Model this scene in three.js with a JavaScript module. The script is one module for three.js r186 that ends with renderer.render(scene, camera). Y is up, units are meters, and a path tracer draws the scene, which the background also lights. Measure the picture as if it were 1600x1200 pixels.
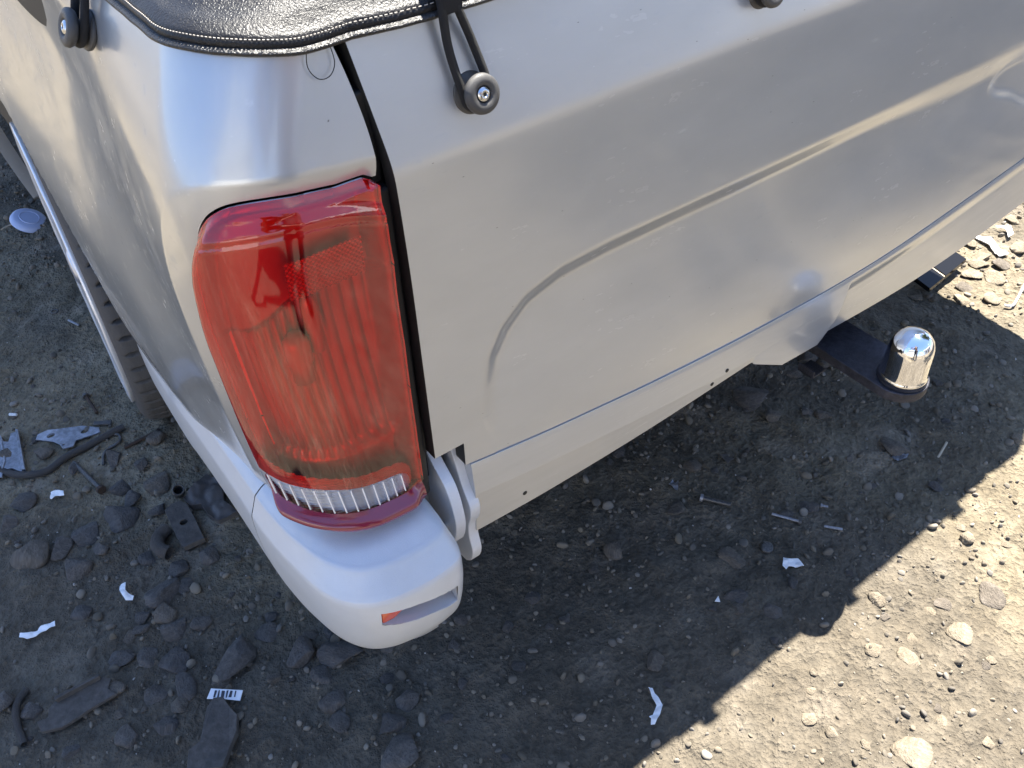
import * as THREE from 'three';
import { mergeGeometries } from 'three/addons/utils/BufferGeometryUtils.js';
import { RoundedBoxGeometry } from 'three/addons/geometries/RoundedBoxGeometry.js';
import { MarchingCubes } from 'three/addons/objects/MarchingCubes.js';
import { ImprovedNoise } from 'three/addons/math/ImprovedNoise.js';

// ---------------------------------------------------------------- camera, sky, sun, exposure
const scene = new THREE.Scene();
const camera = new THREE.PerspectiveCamera(44.95, 4 / 3, 0.03, 400);
{
  const right = new THREE.Vector3(0.79882172, -0.02911823, 0.60086271);
  const up = new THREE.Vector3(0.42656347, 0.73171285, -0.53163889);
  const back = new THREE.Vector3(-0.42417858, 0.68099078, 0.59692889);
  camera.quaternion.setFromRotationMatrix(new THREE.Matrix4().makeBasis(right, up, back));
  camera.position.set(-0.89482544, 1.26945677, 0.50196002);
}
const renderer = new THREE.WebGLRenderer({ antialias: true });
renderer.toneMapping = THREE.LinearToneMapping;
renderer.toneMappingExposure = 5.25;
renderer.shadowMap.enabled = true;

const SUN = new THREE.Vector3(0.475, 1, -0.20).normalize();
const sunLight = new THREE.DirectionalLight(new THREE.Color(1, 0.95, 0.86), 5.0);
sunLight.position.copy(SUN).multiplyScalar(12);
sunLight.castShadow = true;
sunLight.shadow.mapSize.set(4096, 4096);
Object.assign(sunLight.shadow.camera, { left: -8, right: 8, top: 8, bottom: -8, near: 0.5, far: 40 });
sunLight.shadow.radius = 1;
scene.add(sunLight);

// ---------------------------------------------------------------- random numbers and noise
function rng(seed) {
  let a = seed >>> 0;
  return () => { a = (a + 0x6D2B79F5) >>> 0; let t = a; t = Math.imul(t ^ (t >>> 15), t | 1); t ^= t + Math.imul(t ^ (t >>> 7), t | 61); return ((t ^ (t >>> 14)) >>> 0) / 4294967296; };
}
const perlin = new ImprovedNoise();
const noise = (x, y, z = 0) => perlin.noise(x + 131.7, y + 57.3, z + 19.1);
const fbm = (x, y, z, o = 4) => { let s = 0, a = 0.5, f = 1; for (let i = 0; i < o; i++) { s += a * noise(x * f, y * f, z + i * 7.7); a *= 0.5; f *= 2.03; } return s; };
const clamp = (x, a, b) => Math.min(b, Math.max(a, x));
const sstep = (a, b, x) => { const t = clamp((x - a) / (b - a), 0, 1); return t * t * (3 - 2 * t); };
const lerp = (a, b, t) => a + (b - a) * t;
const V = (x, y, z) => new THREE.Vector3(x, y, z);

// ---------------------------------------------------------------- sky: clear blue with a few soft clouds
{
  const w = 512, h = 256, data = new Float32Array(w * h * 4);
  for (let j = 0; j < h; j++) for (let i = 0; i < w; i++) {
    const phi = (i / w - 0.5) * 2 * Math.PI, th = ((j + 0.5) / h - 0.5) * Math.PI;
    const d = V(Math.cos(th) * Math.cos(phi), Math.sin(th), Math.cos(th) * Math.sin(phi));
    const el = Math.max(0, d.y), t = Math.pow(1 - el, 3.2);
    let r = lerp(0.060, 0.225, t), g = lerp(0.115, 0.293, t), b = lerp(0.254, 0.395, t);
    const c = clamp(d.dot(SUN), -1, 1), gl = 0.35 * Math.exp(-Math.acos(c) / 0.16) + 0.05 * Math.exp(-Math.acos(c) / 0.5);
    r += gl; g += gl * 0.97; b += gl * 0.92;
    if (d.y > 0.03) {
      const cx = d.x / (d.y + 0.25), cz = d.z / (d.y + 0.25);
      const n = fbm(cx * 1.6, cz * 1.6, 3.3, 6) + 0.35 * noise(cx * 0.6, cz * 0.6, 8);
      const cl = sstep(0.16, 0.42, n) * sstep(0.03, 0.2, d.y) * 0.8;
      r = lerp(r, 0.52, cl); g = lerp(g, 0.53, cl); b = lerp(b, 0.55, cl);
    }
    const k = (j * w + i) * 4; data[k] = r; data[k + 1] = g; data[k + 2] = b; data[k + 3] = 1;
  }
  const tex = new THREE.DataTexture(data, w, h, THREE.RGBAFormat, THREE.FloatType);
  tex.mapping = THREE.EquirectangularReflectionMapping;
  tex.magFilter = tex.minFilter = THREE.LinearFilter; tex.colorSpace = THREE.LinearSRGBColorSpace; tex.needsUpdate = true;
  scene.background = tex; scene.environment = tex;
}

// ---------------------------------------------------------------- textures
function tileNoise(size, cells, seed, octaves) {          // tileable value noise 0..1
  const out = new Float32Array(size * size); let amp = 1, tot = 0;
  for (let o = 0; o < octaves; o++) {
    const n = cells << o, r = rng(seed + o * 101), g = new Float32Array(n * n); for (let i = 0; i < n * n; i++) g[i] = r();
    for (let j = 0; j < size; j++) { const y = j / size * n, y0 = Math.floor(y), fy = y - y0, sy = fy * fy * (3 - 2 * fy), a = (y0 % n) * n, b = ((y0 + 1) % n) * n;
      for (let i = 0; i < size; i++) { const x = i / size * n, x0 = Math.floor(x), fx = x - x0, sx = fx * fx * (3 - 2 * fx), p = x0 % n, q = (x0 + 1) % n;
        out[j * size + i] += amp * ((g[a + p] * (1 - sx) + g[a + q] * sx) * (1 - sy) + (g[b + p] * (1 - sx) + g[b + q] * sx) * sy); } }
    tot += amp; amp *= 0.6;
  }
  for (let i = 0; i < out.length; i++) out[i] /= tot;
  return out;
}
function tex(size, fn, srgb = false, repeat = 1) {
  const d = new Uint8Array(size * size * 4);
  for (let j = 0; j < size; j++) for (let i = 0; i < size; i++) { const c = fn(i, j), k = (j * size + i) * 4; d[k] = clamp(c[0], 0, 1) * 255; d[k + 1] = clamp(c[1], 0, 1) * 255; d[k + 2] = clamp(c[2], 0, 1) * 255; d[k + 3] = 255; }
  const t = new THREE.DataTexture(d, size, size); t.wrapS = t.wrapT = THREE.RepeatWrapping; t.magFilter = THREE.LinearFilter; t.minFilter = THREE.LinearMipmapLinearFilter; t.generateMipmaps = true;
  if (srgb) t.colorSpace = THREE.SRGBColorSpace; t.repeat.set(repeat, repeat); t.needsUpdate = true; return t;
}
const N1 = tileNoise(1024, 8, 11, 7), N2 = tileNoise(1024, 64, 77, 4), N3 = tileNoise(512, 32, 5, 4), N4 = tileNoise(512, 4, 23, 6);
const g1 = (v) => [v, v, v];
const soilMap = tex(1024, (i, j) => { const k = j * 1024 + i, v = 0.80 + 0.30 * (N1[k] - 0.5) + 0.34 * (N2[k] - 0.5); return [v, v * (0.985 + 0.03 * (N1[(k + 4096) % 1048576] - 0.5)), v * (0.97 + 0.08 * (N1[k] - 0.5))]; }, true, 2.5);
const soilBump = tex(1024, (i, j) => { const k = j * 1024 + i; return g1(0.5 * N1[k] + 0.5 * N2[k]); }, false, 2.5);
const grainBump = tex(512, (i, j) => g1(N3[j * 512 + i]), false, 14);
const vinylBump = tex(512, (i, j) => { const v = N3[j * 512 + i], w = N3[(j * 512 + i + 7777) % 262144]; return g1(Math.min(1, Math.abs(v - 0.5) * 4) * 0.6 + Math.min(1, Math.abs(w - 0.5) * 5) * 0.4); }, false, 15);
const vinylRough = tex(512, (i, j) => g1(0.22 + 0.42 * N4[j * 512 + i]), false, 4);
const paintRough = tex(512, (i, j) => { const k = j * 512 + i, v = N4[k], s = N3[k]; return g1(0.345 + 0.10 * (v - 0.5) + (s > 0.78 ? 0.15 : 0)); }, false, 2);
const dustMap = tex(1024, (i, j) => { const k = j * 1024 + i, n = N2[k], m = N1[k]; const s = n > 0.80 ? (n - 0.80) * 0.7 * sstep(0.45, 0.6, m) : 0; const kk = (j >> 1) * 512 + (i >> 1), hsh = Math.imul(Math.imul(kk ^ (kk >>> 7), 2654435761) ^ 0x5bd1e995, 2246822519) >>> 0, sp = hsh < 420000 ? .45 : hsh > 4294967295 - 260000 ? -.35 : 0; const v = 0.93 + 0.05 * (m - 0.5) + s + sp; return [v, v * 0.995, v * 0.985]; }, true, 1.7);
const coatRough = tex(512, (i, j) => g1(0.11 + 0.14 * sstep(0.45, 0.75, N4[j * 512 + i]) + 0.1 * sstep(0.6, 0.8, N3[j * 512 + i])), false, 3);
const steelMap = tex(512, (i, j) => { const k = j * 512 + i, v = 0.7 + 0.5 * (N4[k] - 0.5) + 0.3 * (N3[k] - 0.5); return [v, v, v]; }, true, 6);

// ---------------------------------------------------------------- materials
const std = (o) => new THREE.MeshStandardMaterial(o), phys = (o) => new THREE.MeshPhysicalMaterial(o);
const col = (r, g, b) => new THREE.Color().setRGB(r, g, b);
const M = {
  paint: phys({ color: col(0.56, 0.59, 0.625), metalness: 0.60, roughness: 1, roughnessMap: paintRough, map: dustMap, clearcoat: 1, clearcoatRoughness: 1, clearcoatRoughnessMap: coatRough }),
  bumperPaint: phys({ color: col(0.64, 0.67, 0.71), metalness: 0.08, roughness: 0.42, clearcoat: 0.5, clearcoatRoughness: 0.25, map: dustMap, bumpMap: grainBump, bumpScale: 0.00012 }),
  hingePaint: phys({ color: col(0.74, 0.76, 0.79), metalness: 0.1, roughness: 0.45, clearcoat: 0.4, clearcoatRoughness: 0.3, map: dustMap }),
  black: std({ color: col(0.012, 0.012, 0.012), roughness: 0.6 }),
  redLens: phys({ color: col(0.92, 0.075, 0.055), roughness: 0.05, transmission: 1, thickness: 0, ior: 1.74, clearcoat: 1, clearcoatRoughness: 0.05, side: THREE.DoubleSide }),
  lip: phys({ color: col(0.20, 0.012, 0.035), roughness: 0.16, clearcoat: 1, clearcoatRoughness: 0.08 }),
  redEdge: phys({ color: col(0.75, 0.025, 0.02), roughness: 0.15, clearcoat: 1, clearcoatRoughness: 0.05 }),
  clearLens: phys({ color: col(0.93, 0.93, 0.95), roughness: 0.05, transmission: 1, thickness: 0, ior: 1.5 }),
  rib: phys({ color: col(0.85, 0.85, 0.86), roughness: 0.2, clearcoat: 1 }),
  housing: phys({ color: col(0.45, 0.41, 0.38), metalness: 0.5, roughness: 0.32 }),
  housingGrey: phys({ color: col(0.46, 0.46, 0.46), metalness: 0.6, roughness: 0.3 }),
  retro: phys({ color: col(0.45, 0.41, 0.38), metalness: 0.7, roughness: 0.25 }),
  bulbDark: phys({ color: col(0.45, 0.41, 0.38), metalness: 0.5, roughness: 0.35 }),
  orange: phys({ color: col(0.75, 0.11, 0.035), roughness: 0.12, clearcoat: 1, clearcoatRoughness: 0.05 }),
  vinyl: phys({ specularIntensity: 0.7, color: col(0.010, 0.0095, 0.0095), roughness: 1, roughnessMap: vinylRough, bumpMap: vinylBump, bumpScale: 0.00032 }),
  hem: phys({ color: col(0.016, 0.015, 0.014), roughness: 0.34, bumpMap: vinylBump, bumpScale: 0.0006 }),
  thread: std({ color: col(0.35, 0.32, 0.28), roughness: 0.8 }),
  webbing: std({ color: col(0.014, 0.013, 0.013), roughness: 0.85, bumpMap: grainBump, bumpScale: 0.0008 }),
  cord: std({ color: col(0.016, 0.015, 0.015), roughness: 0.7, bumpMap: grainBump, bumpScale: 0.001 }),
  knob: phys({ color: col(0.050, 0.048, 0.046), roughness: 0.5, clearcoat: 0.25, clearcoatRoughness: 0.4, bumpMap: grainBump, bumpScale: 0.0002 }),
  screw: std({ color: col(0.62, 0.62, 0.62), metalness: 1, roughness: 0.22 }),
  chrome: std({ color: col(0.92, 0.92, 0.93), metalness: 1, roughness: 0.035 }),
  towSteel: std({ color: col(0.10, 0.10, 0.125), metalness: 0.35, roughness: 0.55, map: steelMap, bumpMap: grainBump, bumpScale: 0.0008 }),
  rubber: std({ color: col(0.062, 0.059, 0.056), roughness: 0.85, bumpMap: grainBump, bumpScale: 0.0006 }),
  rim: phys({ color: col(0.80, 0.80, 0.80), metalness: 0.35, roughness: 0.32, clearcoat: .5 }),
  hubcap: phys({ color: col(0.55, 0.60, 0.72), metalness: 0.8, roughness: 0.3 }),
  glass: phys({ color: col(0.05, 0.06, 0.06), roughness: 0.04, clearcoat: 1 }),
  soil: std({ vertexColors: true, map: soilMap, bumpMap: soilBump, bumpScale: 0.012, roughness: 0.95 }),
};

// ---------------------------------------------------------------- object helpers
const names = new Map();
function numbered(n) { const k = names.get(n) || 0; names.set(n, k + 1); return k ? n + '_' + String(k).padStart(3, '0') : n; }
function shade(m) { m.castShadow = m.receiveShadow = true; return m; }
function mesh(name, geo, mat, parent) { const m = shade(new THREE.Mesh(geo, mat)); m.name = name; if (parent) parent.add(m); return m; }
function top(o, name, label, category, group) { o.name = numbered(name); o.userData = { label, category }; if (group) o.userData.group = group; scene.add(o); return o; }
function thing(name, label, category, pos = [0, 0, 0], group) { const g = new THREE.Group(); g.position.set(...pos); return top(g, name, label, category, group); }
function structure(name, geo, mat) { const m = mesh(name, geo, mat); m.userData = { kind: 'structure' }; scene.add(m); return m; }
const bx = (x0, x1, y0, y1, z0, z1, r = 0.004) => { const g = new RoundedBoxGeometry(x1 - x0, y1 - y0, z1 - z0, 2, Math.min(r, (x1 - x0) * 0.45, (y1 - y0) * 0.45, (z1 - z0) * 0.45)); g.translate((x0 + x1) / 2, (y0 + y1) / 2, (z0 + z1) / 2); return g; };
const tube = (pts, r, n = 24, k = 8, closed = false) => new THREE.TubeGeometry(new THREE.CatmullRomCurve3(pts.map((p) => V(...p)), closed), n, r, k, closed);
const lathe = (pts, n = 48) => new THREE.LatheGeometry(pts.map((p) => new THREE.Vector2(p[0], p[1])), n);
function merge(list) { return mergeGeometries(list.map((g) => { const h = g.index ? g.toNonIndexed() : g; for (const k of Object.keys(h.attributes)) if (!['position', 'normal', 'uv'].includes(k)) h.deleteAttribute(k); return h; })); }
function mirror(geo, x0) {                                  // the same shape on the other side of the truck
  const g = geo.clone(), p = g.attributes.position; for (let i = 0; i < p.count; i++) p.setX(i, 2 * x0 - p.getX(i));
  if (g.index) { const a = g.index.array.slice(); for (let i = 0; i < a.length; i += 3) { const t = a[i]; a[i] = a[i + 1]; a[i + 1] = t; } g.setIndex(new THREE.BufferAttribute(a, 1)); }
  else for (const k of Object.keys(g.attributes)) { const a = g.attributes[k], s = a.itemSize; for (let i = 0; i < a.count; i += 3) for (let c = 0; c < s; c++) { const t = a.array[i * s + c]; a.array[i * s + c] = a.array[(i + 1) * s + c]; a.array[(i + 1) * s + c] = t; } }
  g.computeVertexNormals(); return g;
}
// a curve through a table of (x, y) pairs
function table(xs, ys) {
  const n = xs.length, m = []; for (let i = 0; i < n; i++) { const a = Math.max(0, i - 1), b = Math.min(n - 1, i + 1); m.push((ys[b] - ys[a]) / (xs[b] - xs[a])); }
  return (x) => { if (x <= xs[0]) return ys[0] + m[0] * (x - xs[0]); if (x >= xs[n - 1]) return ys[n - 1] + m[n - 1] * (x - xs[n - 1]);
    let i = 0; while (x > xs[i + 1]) i++; const h = xs[i + 1] - xs[i], t = (x - xs[i]) / h, t2 = t * t, t3 = t2 * t;
    return (2 * t3 - 3 * t2 + 1) * ys[i] + (t3 - 2 * t2 + t) * h * m[i] + (-2 * t3 + 3 * t2) * ys[i + 1] + (t3 - t2) * h * m[i + 1]; };
}
function segDist(px, py, ax, ay, bx_, by) { const dx = bx_ - ax, dy = by - ay, t = clamp(((px - ax) * dx + (py - ay) * dy) / (dx * dx + dy * dy + 1e-12), 0, 1); return Math.hypot(px - ax - t * dx, py - ay - t * dy); }
function smoothPoly(pts, n = 4) { const c = new THREE.CatmullRomCurve3(pts.map((p) => V(p[0], p[1], 0)), true, 'centripetal'); return c.getPoints(pts.length * n).slice(0, -1).map((p) => [p.x, p.y]); }
function polySDF(poly) { return (x, y) => { let d = 1e9, inside = false; for (let i = 0, j = poly.length - 1; i < poly.length; j = i++) { const a = poly[i], b = poly[j]; d = Math.min(d, segDist(x, y, a[0], a[1], b[0], b[1])); if ((a[1] > y) !== (b[1] > y) && x < (b[0] - a[0]) * (y - a[1]) / (b[1] - a[1]) + a[0]) inside = !inside; } return inside ? -d : d; }; }
function polyline(pts) { return (x, y) => { let d = 1e9; for (let i = 1; i < pts.length; i++) d = Math.min(d, segDist(x, y, pts[i - 1][0], pts[i - 1][1], pts[i][0], pts[i][1])); return d; }; }
const range = (a, b, step) => { const n = Math.max(1, Math.round(Math.abs((b - a) / step))); return Array.from({ length: n + 1 }, (_, i) => a + (b - a) * i / n); };

// a sheet pos(u, v) over a grid, cut along sdf = 0 (kept where negative) with the cut edge turned in by wall(p, n)
function sheet(pos, us, vs, { sdf = null, wall = 0, wallDir = null, wallIf = null, split = false } = {}) {
  const nu = us.length, nv = vs.length, U = [], W = [], D = [];
  for (let j = 0; j < nv; j++) for (let i = 0; i < nu; i++) { U.push(us[i]); W.push(vs[j]); D.push(sdf ? sdf(us[i], vs[j]) : -1); }
  if (sdf) for (let j = 0; j < nv; j++) for (let i = 0; i < nu; i++) {
    const k = j * nu + i, hu = (us[Math.min(nu - 1, i + 1)] - us[Math.max(0, i - 1)]) / 2, hv = (vs[Math.min(nv - 1, j + 1)] - vs[Math.max(0, j - 1)]) / 2;
    const h = Math.max(hu, hv); if (Math.abs(D[k]) > 0.75 * h) continue;
    let u = us[i], v = vs[j];
    for (let it = 0; it < 3; it++) { const e = 1e-4, d = sdf(u, v), gx = (sdf(u + e, v) - d) / e, gy = (sdf(u, v + e) - d) / e, q = gx * gx + gy * gy; if (q < 0.05) break; u -= clamp(d * gx / q, -h, h); v -= clamp(d * gy / q, -h, h); }
    if (Math.abs(u - us[i]) < 0.62 * hu && Math.abs(v - vs[j]) < 0.62 * hv) { U[k] = u; W[k] = v; D[k] = 0; }
  }
  const P = U.map((u, k) => pos(u, W[k])), idx = [];
  const keep = (a, b, c) => { if (!sdf) return true; if (Math.max(D[a], D[b], D[c]) < 0) return true; if (Math.min(D[a], D[b], D[c]) > 0) return false; return sdf((U[a] + U[b] + U[c]) / 3, (W[a] + W[b] + W[c]) / 3) < 0; };
  for (let j = 0; j < nv - 1; j++) for (let i = 0; i < nu - 1; i++) {
    const a = j * nu + i, b = a + 1, c = a + nu, d = c + 1;
    const t = (i + j) % 2 ? [[a, b, d], [a, d, c]] : [[a, b, c], [b, d, c]];
    for (const q of t) if (keep(...q)) idx.push(...q);
  }
  const build = (p, uv, ix) => { const map = new Map(), pp = [], uu = [], out = []; for (const k of ix) { if (!map.has(k)) { map.set(k, pp.length / 3); pp.push(p[k].x, p[k].y, p[k].z); uu.push(uv[k][0], uv[k][1]); } out.push(map.get(k)); } const g = new THREE.BufferGeometry(); g.setAttribute('position', new THREE.Float32BufferAttribute(pp, 3)); g.setAttribute('uv', new THREE.Float32BufferAttribute(uu, 2)); g.setIndex(out); g.computeVertexNormals(); return g; };
  const uv = U.map((u, k) => [u, W[k]]), main = build(P, uv, idx);
  if (!wall) return main;
  const count = new Map(); for (let t = 0; t < idx.length; t += 3) for (const [a, b] of [[idx[t], idx[t + 1]], [idx[t + 1], idx[t + 2]], [idx[t + 2], idx[t]]]) { const key = Math.min(a, b) * 4000000 + Math.max(a, b); count.set(key, count.has(key) ? null : [a, b]); }
  const P2 = P.slice(), uv2 = uv.slice(), ix2 = [], made = new Map();
  const inner = (k) => { if (!made.has(k)) { const e = 1e-3, du = pos(U[k] + e, W[k]).sub(pos(U[k] - e, W[k])), dv = pos(U[k], W[k] + e).sub(pos(U[k], W[k] - e)), n = du.cross(dv).normalize(); const dir = wallDir ? wallDir(U[k], W[k], n) : n.multiplyScalar(-1); made.set(k, P2.length); P2.push(P[k].clone().addScaledVector(dir, wall)); uv2.push([uv[k][0] + wall, uv[k][1] + wall]); } return made.get(k); };
  for (const e of count.values()) if (e && (!wallIf || wallIf(P[e[0]], U[e[0]], W[e[0]]))) { const [a, b] = e, c = inner(a), d = inner(b); ix2.push(a, c, b, b, c, d); }
  if (split) return [main, build(P2, uv2, ix2)];
  if (!ix2.length) return main;
  return merge([main, build(P2, uv2, ix2)]);
}

// ================================================================ THE PICKUP TRUCK
const MID = 0.0;                                            // centre line of the truck
const truck = thing('pickup_truck', 'silver pickup truck parked on the dirt, seen at its rear left corner', 'pickup truck');
const Xof = table([.34, .40, .45, .50, .55, .62, .70, .80, .88, .94, .975, 1.02, 1.06], [.708, .722, .732, .740, .747, .752, .760, .768, .771, .766, .757, .738, .718]);
const Zof = table([.40, .55, .62, .80, .93, .945, .958, 1.02, 1.06], [-.012, -.010, -.008, -.006, -.0045, -.0052, -.0077, -.0248, -.0357]);
const RC = 0.07, AC = Math.PI * RC / 4;
function bodyAt(s, y, off = 0) {                            // s runs along the outside: side (negative), round the corner, rear (positive)
  const X = Xof(y), Z = Zof(y), xc = -X + RC, zc = Z - RC;
  if (s < -AC) return V(-X - off, y, zc + s + AC);
  if (s > AC) return V(xc + s - AC, y, Z + off);
  const t = (s + AC) / (2 * AC) * Math.PI / 2; return V(xc - (RC + off) * Math.cos(t), y, zc + (RC + off) * Math.sin(t));
}
const sAtX = (x, y) => AC + x + Xof(y) - RC;
const lampPoly = smoothPoly([[sAtX(-.641, .94), .9405], [.0805, .9462], [.0526, .9500], [.0335, .9518], [.0133, .9512], [-.0020, .9476], [-.0140, .9400], [-.0250, .9243], [-.0320, .904], [-.0355, .8752], [-.0385, .8435], [-.0392, .8118], [-.0402, .7759], [-.0420, .7359], [-.0422, .6979], [-.0380, .6665], [-.0240, .6450], [-.0060, .6349], [.0109, .6283], [.0297, .6213], [.0564, .616], [.0764, .6142]], 3)
  .filter((p) => p[0] < 0.0925 || p[1] > 0.93);
{ const k = lampPoly.findIndex((p) => p[0] > 0.07 && p[1] < 0.62); }
const lampOutline = [[sAtX(-.641, .939), .9407], ...lampPoly.filter((p) => p[0] < sAtX(-.6425, p[1])), [sAtX(-.641, .614), .6138], [sAtX(-.641, .70), .70], [sAtX(-.641, .80), .80], [sAtX(-.641, .88), .88]];
const lampSDF0 = polySDF(lampOutline);
const creasePoly = smoothPoly([[.20, .957], [.115, .957], [.06, .963], [.02, .966], [-.012, .963], [-.042, .950], [-.066, .925], [-.084, .89], [-.096, .85], [-.104, .79], [-.109, .72], [-.111, .65], [-.111, .60], [-.11, .55], [.0, .55], [.20, .55]], 3);
const creaseSDF = polySDF(creasePoly);
// lamp distances are needed often: keep them on a fine grid
function cached(f, u0, u1, v0, v1, h) { const nu = Math.ceil((u1 - u0) / h) + 1, nv = Math.ceil((v1 - v0) / h) + 1, a = new Float32Array(nu * nv); for (let j = 0; j < nv; j++) for (let i = 0; i < nu; i++) a[j * nu + i] = f(u0 + i * h, v0 + j * h);
  return (u, v) => { const x = clamp((u - u0) / h, 0, nu - 1.001), y = clamp((v - v0) / h, 0, nv - 1.001), i = Math.floor(x), j = Math.floor(y), p = x - i, q = y - j, k = j * nu + i; return (a[k] * (1 - p) + a[k + 1] * p) * (1 - q) + (a[k + nu] * (1 - p) + a[k + nu + 1] * p) * q; }; }
const lampSDF = cached(lampSDF0, -.24, .18, .5, 1.06, .0012), crSDF = cached(creaseSDF, -.24, .18, .5, 1.06, .0015);
function bezel(s, y) { if (s < -.2 || y < .52) return 0; const c = crSDF(s, y), l = lampSDF(s, y); if (c >= 0) return 0; const t = -c / (-c + Math.max(0, l) + 1e-6), e = 0.02; const k = t < e ? t * t / (2 * e) : t - e / 2; return -lerp(.026, .006, sstep(.82, .945, y)) * k * sstep(.56, .66, y); }
const lean = (y) => y < .62 || y > 1.02 ? 0 : leanT(y), leanT = table([.56, .62, .70, .775, .88, .93, .975, 1.02, 1.06], [0, 0, -.0055, -.0150, -.0290, -.0320, -.0225, -.0008, 0]);
const skinAt = (s, y) => bodyAt(s, y, bezel(s, y) + 0.010 * sstep(-.12, -.32, s) * sstep(.89, .70, y) + sstep(-.03, -.42, s) * lean(y) + 0.0007 * noise(s * 4, y * 5, 2));
const WZ = -0.87, WY = 0.425, ARCH = 0.345;
const gapL = table([.58, .66, .80, .94, .952, .978, 1.01, 1.042], [-.641, -.641, -.640, -.639, -.638, -.6385, -.6425, -.649]);
{
  const ss = [...range(-1.86, -.22, .014).slice(0, -1), ...range(-.22, .118, .0023)], ys = [...range(.385, .56, .006).slice(0, -1), ...range(.56, 1.036, .0028)];
  const sEnd = (y) => sAtX(gapL(y), y);
  const pos = (s, y) => { const e = sEnd(y); return skinAt(Math.min(s, e + 0.0001 * (s - e)), y); };
  const sdf = (s, y) => {
    const z = s < -AC ? Zof(y) - RC + s + AC : 0;
    const arch = ARCH - Math.hypot(z - WZ, y - WY);
    const lampCut = (s > -.2 && y > .55) ? 0.0018 - lampSDF(s, y) : -1;
    const endCut = s - sEnd(y);
    return Math.max(arch, lampCut, endCut);
  };
  const g = sheet(pos, ss, ys, { sdf, wall: 0.022 });
  const side = mesh('bed_side', g, M.paint, truck);
  mesh('bed_side', mirror(g, MID), M.paint, truck);
  side.userData.label = 'left rear quarter panel wrapping round the tail light';
}
// black boxes added to block light, shade inside bed and lamp opening
mesh('bed_shade_boxes', merge([bx(-.695, -.618, .50, 1.0, -.12, -.056), bx(-.735, -.69, .60, .99, -1.8, -.10), bx(-.655, .655, .60, 1.0, -.09, -.048)]), M.black, truck);
mesh('underbody', merge([bx(-.60, .60, .40, .62, -3.9, -.13), bx(-.70, .70, .58, .64, -3.4, -.16)]), M.black, truck);  // plain black boxes, added to block light and view under the truck
mesh('gap_shade_fill', merge([bx(-.6385, -.6275, .60, .93, -.045, -.012, .003), bx(-.646, -.628, .93, 1.0, -.045, -.020, .003), bx(-.66, -.60, .60, 1.0, -.06, -.03, .003)]), M.black, truck);  // black strips added to fill the gap with painted shade

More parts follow.
